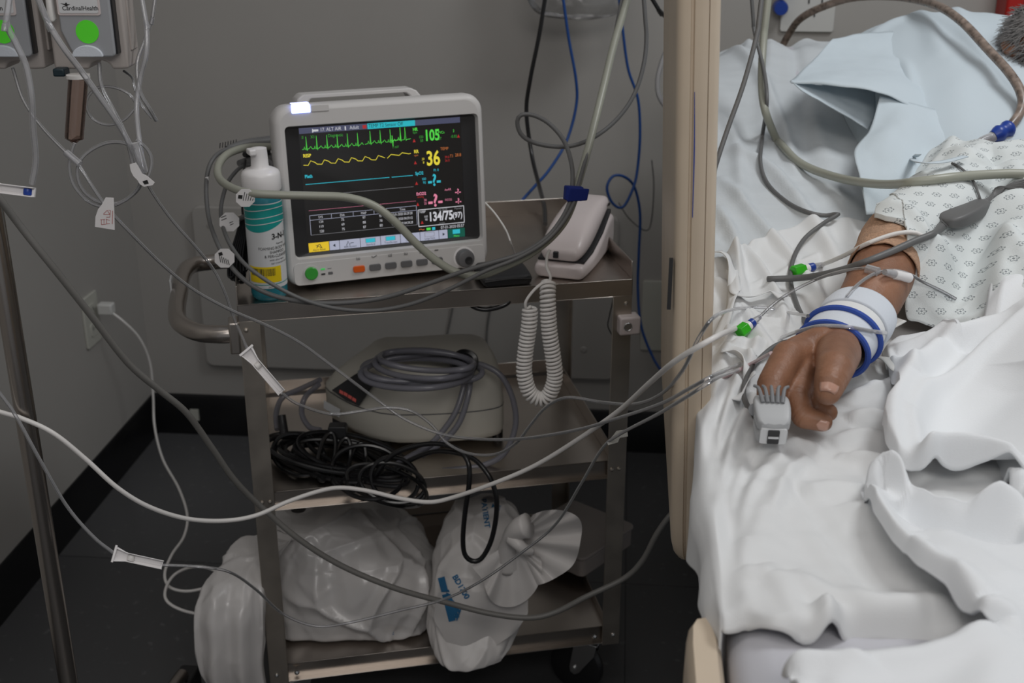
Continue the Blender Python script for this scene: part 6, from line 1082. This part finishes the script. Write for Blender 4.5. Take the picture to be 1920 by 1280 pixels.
# plugs at the monitor's left side and hanging black leads
pl = thing('plug_cluster', 'grey and black cable plugs in the left side of the monitor behind the bottle', 'plugs', (0, 0, 0))
for P, r, m in (([(425, 278, 1.87), (460, 270, 1.90), (505, 266, 1.93)], [.004, .008, .010], 'greycable'), ([(448, 306, 1.86), (480, 302, 1.89), (515, 300, 1.92)], [.005, .011, .012], 'greycable'), ([(458, 290, 1.87), (478, 285, 1.89), (500, 284, 1.91)], [.004, .008, .009], 'blackp'), ([(500, 306, 1.92), (512, 304, 1.93)], [.008, .008], 'blue')): MB().tube(wp(P), r, 12, 16).build('plug', m, pl)
for i in range(7): MB().tube(wp([(412+i*5, 278-i*1.1, 1.86+i*.005), (413+i*5, 268-i*1.1, 1.86+i*.005)]), .0007, 6, 2).build('strain_relief_rib', 'blackp', pl)
bk_ = thing('black_lead_bundle', 'bundle of thin black leads folded and tied, hanging left of the bottle', 'leads', (0, 0, 0))
for i in range(9):
    x0 = 448+i*3.2; yb = 520+(i*37 % 23)-(10 if i % 2 else 0); xb = 434+i*4.6 if i < 6 else 452+i*3
    MB().tube(wp([(452+i*1.4, 410, 1.745), (x0-4, 440, 1.745), (xb-2, 480, 1.745), (xb-6 if i < 4 else xb, yb-6, 1.745), (xb, yb, 1.74), (xb+6, yb-8, 1.75), (xb+8, 470, 1.75), (456+i*1.5, 412, 1.75)]), .0021, 7, 60).build('lead', 'cable', bk_)
MB().tube(wp([(446, 412, 1.742), (462, 406, 1.738), (474, 412, 1.742), (470, 418, 1.76), (450, 418, 1.76)]), .004, 8, 40, True).build('tie', 'greycable', bk_)
MB().tube(wp([(460, 300, 1.86), (455, 340, 1.80), (454, 380, 1.76), (456, 412, 1.745)]), .0019, 7, 30).build('lead', 'cable', bk_)
# lines and cables on the bed
tube('sensor_cable', [(1408, -20, 2.05), (1414, 55, 2.04)]+[(1432, 130, 1.98), (1438, 190, 1.92)]+dr([(1430, 250), (1426, 305), (1440, 345), (1475, 378), (1510, 396), (1545, 404), (1572, 401), (1545, 418), (1508, 448), (1486, 490), (1483, 530), (1494, 570), (1508, 600)], .0031, 20, 60)+[(onS(1518, 615, .004),), (onS(1522, 628, .004),), (onS(1505, 640, .004),), (onS(1480, 640, .006),), (onS(1448, 652, .010),), Sf(1412, 688, .008), Sf(1394, 728, .008), Sf(1400, 758, .008), Sf(1418, 782, .010)], .0031, 'greycable', 'grey cable running down over the bed to the finger clip', 'cable')
tube('sensor_cable', [(1430, -20, 1.75), (1420, 60, 1.72), (1395, 155, 1.68), (1365, 240, 1.64), (1345, 300, 1.61), (1338, 330, 1.60), (1332, 400, 1.52), (1328, 470, 1.44)], .0034, 'greycable', 'grey cable slanting down beside the inner face of the rail', 'cable')
tube('pressure_hose', [(1442, -20, 2.05), (1432, 70, 2.03)]+[(1428, 150, 1.98), (1434, 205, 1.92)]+dr([(1455, 260), (1500, 305), (1560, 330), (1625, 343), (1680, 345), (1740, 338), (1810, 330), (1880, 326), (1918, 326)], .0062, 60, 50), .0062, 'hose', 'sage-grey hose lying over the head end of the bed into the gown', 'hose')
tube('ventilator_hose', [(1455, 110, 2.55), (1478, 66, 2.54), (1500, 36, 2.5), (1540, 14, 2.45), (1600, -4, 2.40), (1680, -6, 2.30)]+[(1750, 8, 2.12), (1800, 38, 2.02), (1850, 90, 1.93), (1895, 140, 1.86), (1916, 180, 1.82), (1912, 212, 1.80), (1890, 242, 1.78)], .0072, 'spit', 'brownish fluid-flecked hose arching over the pillow to the blue connector', 'hose')
bcn = thing('hose_connector', 'blue ribbed connector joining the brown hose to a clear tube', 'connector', (0, 0, 0))
p0, p1 = PY(1896, 238, 1.782), PY(1862, 256, 1.77); MB().tube([mix(p0, p1, t) for t in np.linspace(0, 1, 9)], [.0095, .0125, .0125, .0105, .0105, .0125, .0118, .0100, .0085], 20).build('connector_body', 'blue', bcn)
p2 = PY(1845, 268, 1.765); MB().tube([p1, p2], [.0080, .0070], 16, 6).build('clear_end', 'clearw', bcn)
tube('oxygen_tube', [(1866, 254, 1.77), (1838, 266, 1.76), (1824, 288, 1.745), (1832, 308, 1.73), (1860, 324, 1.72), (1900, 334, 1.71), (1960, 340, 1.70), (2050, 330, 1.72), (2100, 290, 1.80)], .0062, 'clearw', 'clear grey tube curling from the blue connector across the gown', 'tube')
band('blue_strap', [PY(1850, 272, 1.765), PY(1880, 272, 1.775), PY(1905, 266, 1.785), PY(1960, 262, 1.80)], .010, 'blue', 'bright blue strap behind the clear tube at the right edge', 'strap')
yk = thing('lead_yoke', 'grey moulded lead yoke with wires fanning out, lying on the gown', 'lead yoke', (0, 0, 0))
ya, yb_ = surf(1772, 418, .010), surf(1848, 380, .010); yx = (yb_-ya)/np.linalg.norm(yb_-ya)
sc = []; ys_ = np.cross(yx, [0, 0, 1]); ys_ /= np.linalg.norm(ys_); yu = np.cross(ys_, yx)
for t, w_, h_ in ((0, .006, .005), (.06, .015, .0075), (.25, .0185, .009), (.6, .0175, .009), (.85, .0135, .0080), (1, .0100, .006)):
    c_ = mix(ya, yb_, t); sc.append([c_+ys_*p[0]+yu*p[1] for p in rrect(2*w_, 2*h_, min(.004, h_*.9), 4)])
mb = MB().grid(np.array(sc), closed=True); k = len(sc[0]); mb.f += [list(range(k)), list(range(5*k, 6*k))]; mb.m += [0, 0]; mb.build('yoke_body', 'greycable', yk, subsurf=1, ang=180); M['greyyoke'] = M['greycable']
MB().tube(wp([(ya,)]+dr([(1766, 424), (1750, 438), (1715, 452), (1670, 472), (1620, 492), (1570, 508), (1510, 520), (1440, 523)], .0042, 60)), [.0062]+[.0042]*9+[.004], 12, 90).build('trunk_cable', 'greycable', yk)
for i in range(6): MB().tube(wp([(mix(yb_, ya, .02)+ys_*(i-2.5)*.003,), Sf(1868, 362-i*2.5+4, .012, Hg), Sf(1895, 346-i*1.5+i*3, .012, Hg), Sf(1950, 330+i*7, .012, Hg)]), .0019, 8, 30).build('lead_wire', 'greycable', yk)
MB().tube(wp([(mix(yb_, ya, .1),), Sf(1834, 362, .010, Hg), Sf(1822, 335, .009, Hg), Sf(1800, 314, .008, Hg), Sf(1785, 306, .006, Hg)]), .0017, 8, 30).build('lead_wire', 'greycable', yk)
def luer(name, p0, p1, label, capw=.0085):
    t = thing(name, label, 'connector', (0, 0, 0)); a, b_ = np.array(p0), np.array(p1)
    q = lambda s_: mix(a, b_, s_)
    MB().tube([q(-.02), q(0), q(.42), q(.44)], [capw*.9, capw, capw, capw*.9], 6).build('green_cap', 'green', t, bevel=.0006); MB().tube([q(.44), q(.62)], capw*.68, 14, 3).build('white_collar', 'white', t)
    MB().tube([q(.62), q(.66), q(.84), q(.86)], [capw*.5, capw*.66, capw*.66, capw*.5], 12).build('blue_ring', 'blue', t); MB().tube([q(.84), q(1.25)], [capw*.55, capw*.35], 12, 6).build('clear_hub', 'clearw', t); return t
L1_ = luer('luer_connector', surf(1487, 510, .010), surf(1532, 498, .010), 'green-capped luer connector on the sheet above the wrist cuff')
L2_ = luer('luer_connector', surf(1386, 624, .011), surf(1417, 600, .011), 'green-capped luer connector beside the rail, lower of the two')
tube('infusion_line', dr([(1540, 497), (1580, 480), (1630, 455), (1680, 438), (1715, 436), (1735, 446)], .0028, 200), .0028, 'whitel', 'white line from the upper green connector over the bandaged elbow')
tube('infusion_line', dr([(1424, 594), (1450, 570), (1482, 548), (1530, 524), (1580, 508), (1625, 503), (1650, 510)], .0019, 200), .0019, 'clear', 'thin clear line from the lower green connector up to the forearm')
tube('infusion_line', dr([(1588, 556), (1610, 532), (1640, 513), (1675, 507), (1705, 514), (1730, 528), (1765, 545), (1792, 560)], .0020, 40), .0020, 'clear', 'thin clear line arching over the forearm onto the gown')
tube('infusion_line', dr([(1465, 633), (1500, 620), (1540, 611), (1590, 613), (1630, 620), (1660, 624)], .0022, 60), .0022, 'clearw', 'clear line lying over the wrist cuff')
h = thing('line_hub', 'white cylindrical hub with clear ends lying on the forearm', 'connector', (0, 0, 0)); a, b_ = surf(1676, 514, .007), surf(1704, 521, .007); MB().tube([a, b_], .0058, 14, 3).build('white_barrel', 'white', h); MB().tube([mix(a, b_, -.6), a], [.0035, .0050], 12, 6).build('clear_hub', 'clearw', h)
h = MB().tube([surf(1625, 504, .006), surf(1647, 510, .006)], .0055, 12, 4).build('line_hub', 'clearw'); tag(h, 'small clear ribbed hub on the forearm, left of the white one', 'connector')
# finger clip
fc_ = thing('finger_clip', 'grey and white pulse sensor clip on the index fingertip', 'pulse sensor', (0, 0, 0))
A_ = np.array(P_(1443, 768, .893)); B_ = np.array(P_(1449, 812, .884)); f1 = (B_-A_)/np.linalg.norm(B_-A_); s1 = np.cross(f1, [0, 0, 1]); s1 /= np.linalg.norm(s1); u1 = np.cross(s1, f1)
if u1[2] < 0: u1 = -u1
if s1[0] < 0: s1 = -s1
def jaw(sec, nm, m, **k):
    G = []
    for t, w_, z0, z1, r_ in sec: G.append([A_+f1*t+s1*p[0]+u1*p[1] for p in rrect(2*w_, z1-z0, min(r_, (z1-z0)*.48), 4, 0, (z0+z1)/2)])
    mb = MB().grid(np.array(G), closed=True); kk = len(G[0]); mb.f += [list(range(kk)), list(range((len(G)-1)*kk, len(G)*kk))]; mb.m += [0, 0]; return mb.build(nm, m, fc_, ang=50, **k)
jaw([(-.006, .0150, .0045, .0150, .003), (.0, .0175, .0035, .0175, .004), (.015, .0180, .0030, .0185, .004), (.030, .0165, .0030, .0165, .004), (.040, .0145, .003, .0140, .003)], 'upper_shell', 'clip', subsurf=1)
jaw([(-.004, .0150, -.014, -.001, .003), (.012, .0165, -.0150, .000, .004), (.030, .0155, -.0140, .000, .004), (.040, .0140, -.012, .000, .003)], 'lower_shell', 'clip', subsurf=1)
jaw([(.008, .0120, -.004, .007, .002), (.0405, .0125, -.009, .009, .002)], 'white_liner', 'label')
jaw([(.0405, .0055, -.0080, .0080, .001), (.0418, .0055, -.0080, .0080, .001)], 'dark_slot', 'bezel'); jaw([(.0418, .005, -.001, .001, .0004), (.0428, .005, -.001, .001, .0004)], 'slot_bar', 'label')
for i in range(5): x = (i-2)*.0062; MB().tube([A_+f1*.012+s1*x*.75+u1*.0185, A_+f1*(-.004)+s1*x+u1*.0230, A_-f1*.009+s1*x*1.35+u1*.0225], [.0021, .0020, .0015], 8, 10).build('grip_fin', 'cliprub', fc_)
tb = thing('cable_boot', None, None, (0, 0, 0)); bpy.data.objects.remove(tb)
MB().tube([onS(1412, 772, .014), A_+f1*.010-s1*.016+u1*.008], [.0042, .0062], 12, 6).build('cable_boot', 'cliprub', fc_)
# ---------------------------------------------------------------- groups of look-alikes
GN = dict(infusion_line='clear infusion lines between the pumps and the bed', sensor_cable='grey sensor cables', pressure_hose='sage-grey pressure hoses', blue_cable='blue cables on the back wall', black_cable='black cables on the back wall', grey_line='thin grey lines behind the cart',
 roller_clamp='white roller clamps on the infusion lines', octagonal_tag='octagonal cable tags left of the monitor', infusion_pump_module='infusion pump modules on the stand', cloth_tie='cloth ties beside the rail', luer_connector='green-capped luer connectors', tubing_loop='loops of clear tubing under the pumps', identity_band='white bands beside the wrist cuff', line_hub='hubs on the forearm lines')
for o in COL.objects:
    k = o.name.split('.')[0]
    if o.parent is None and k in GN: o['group'] = GN[k]
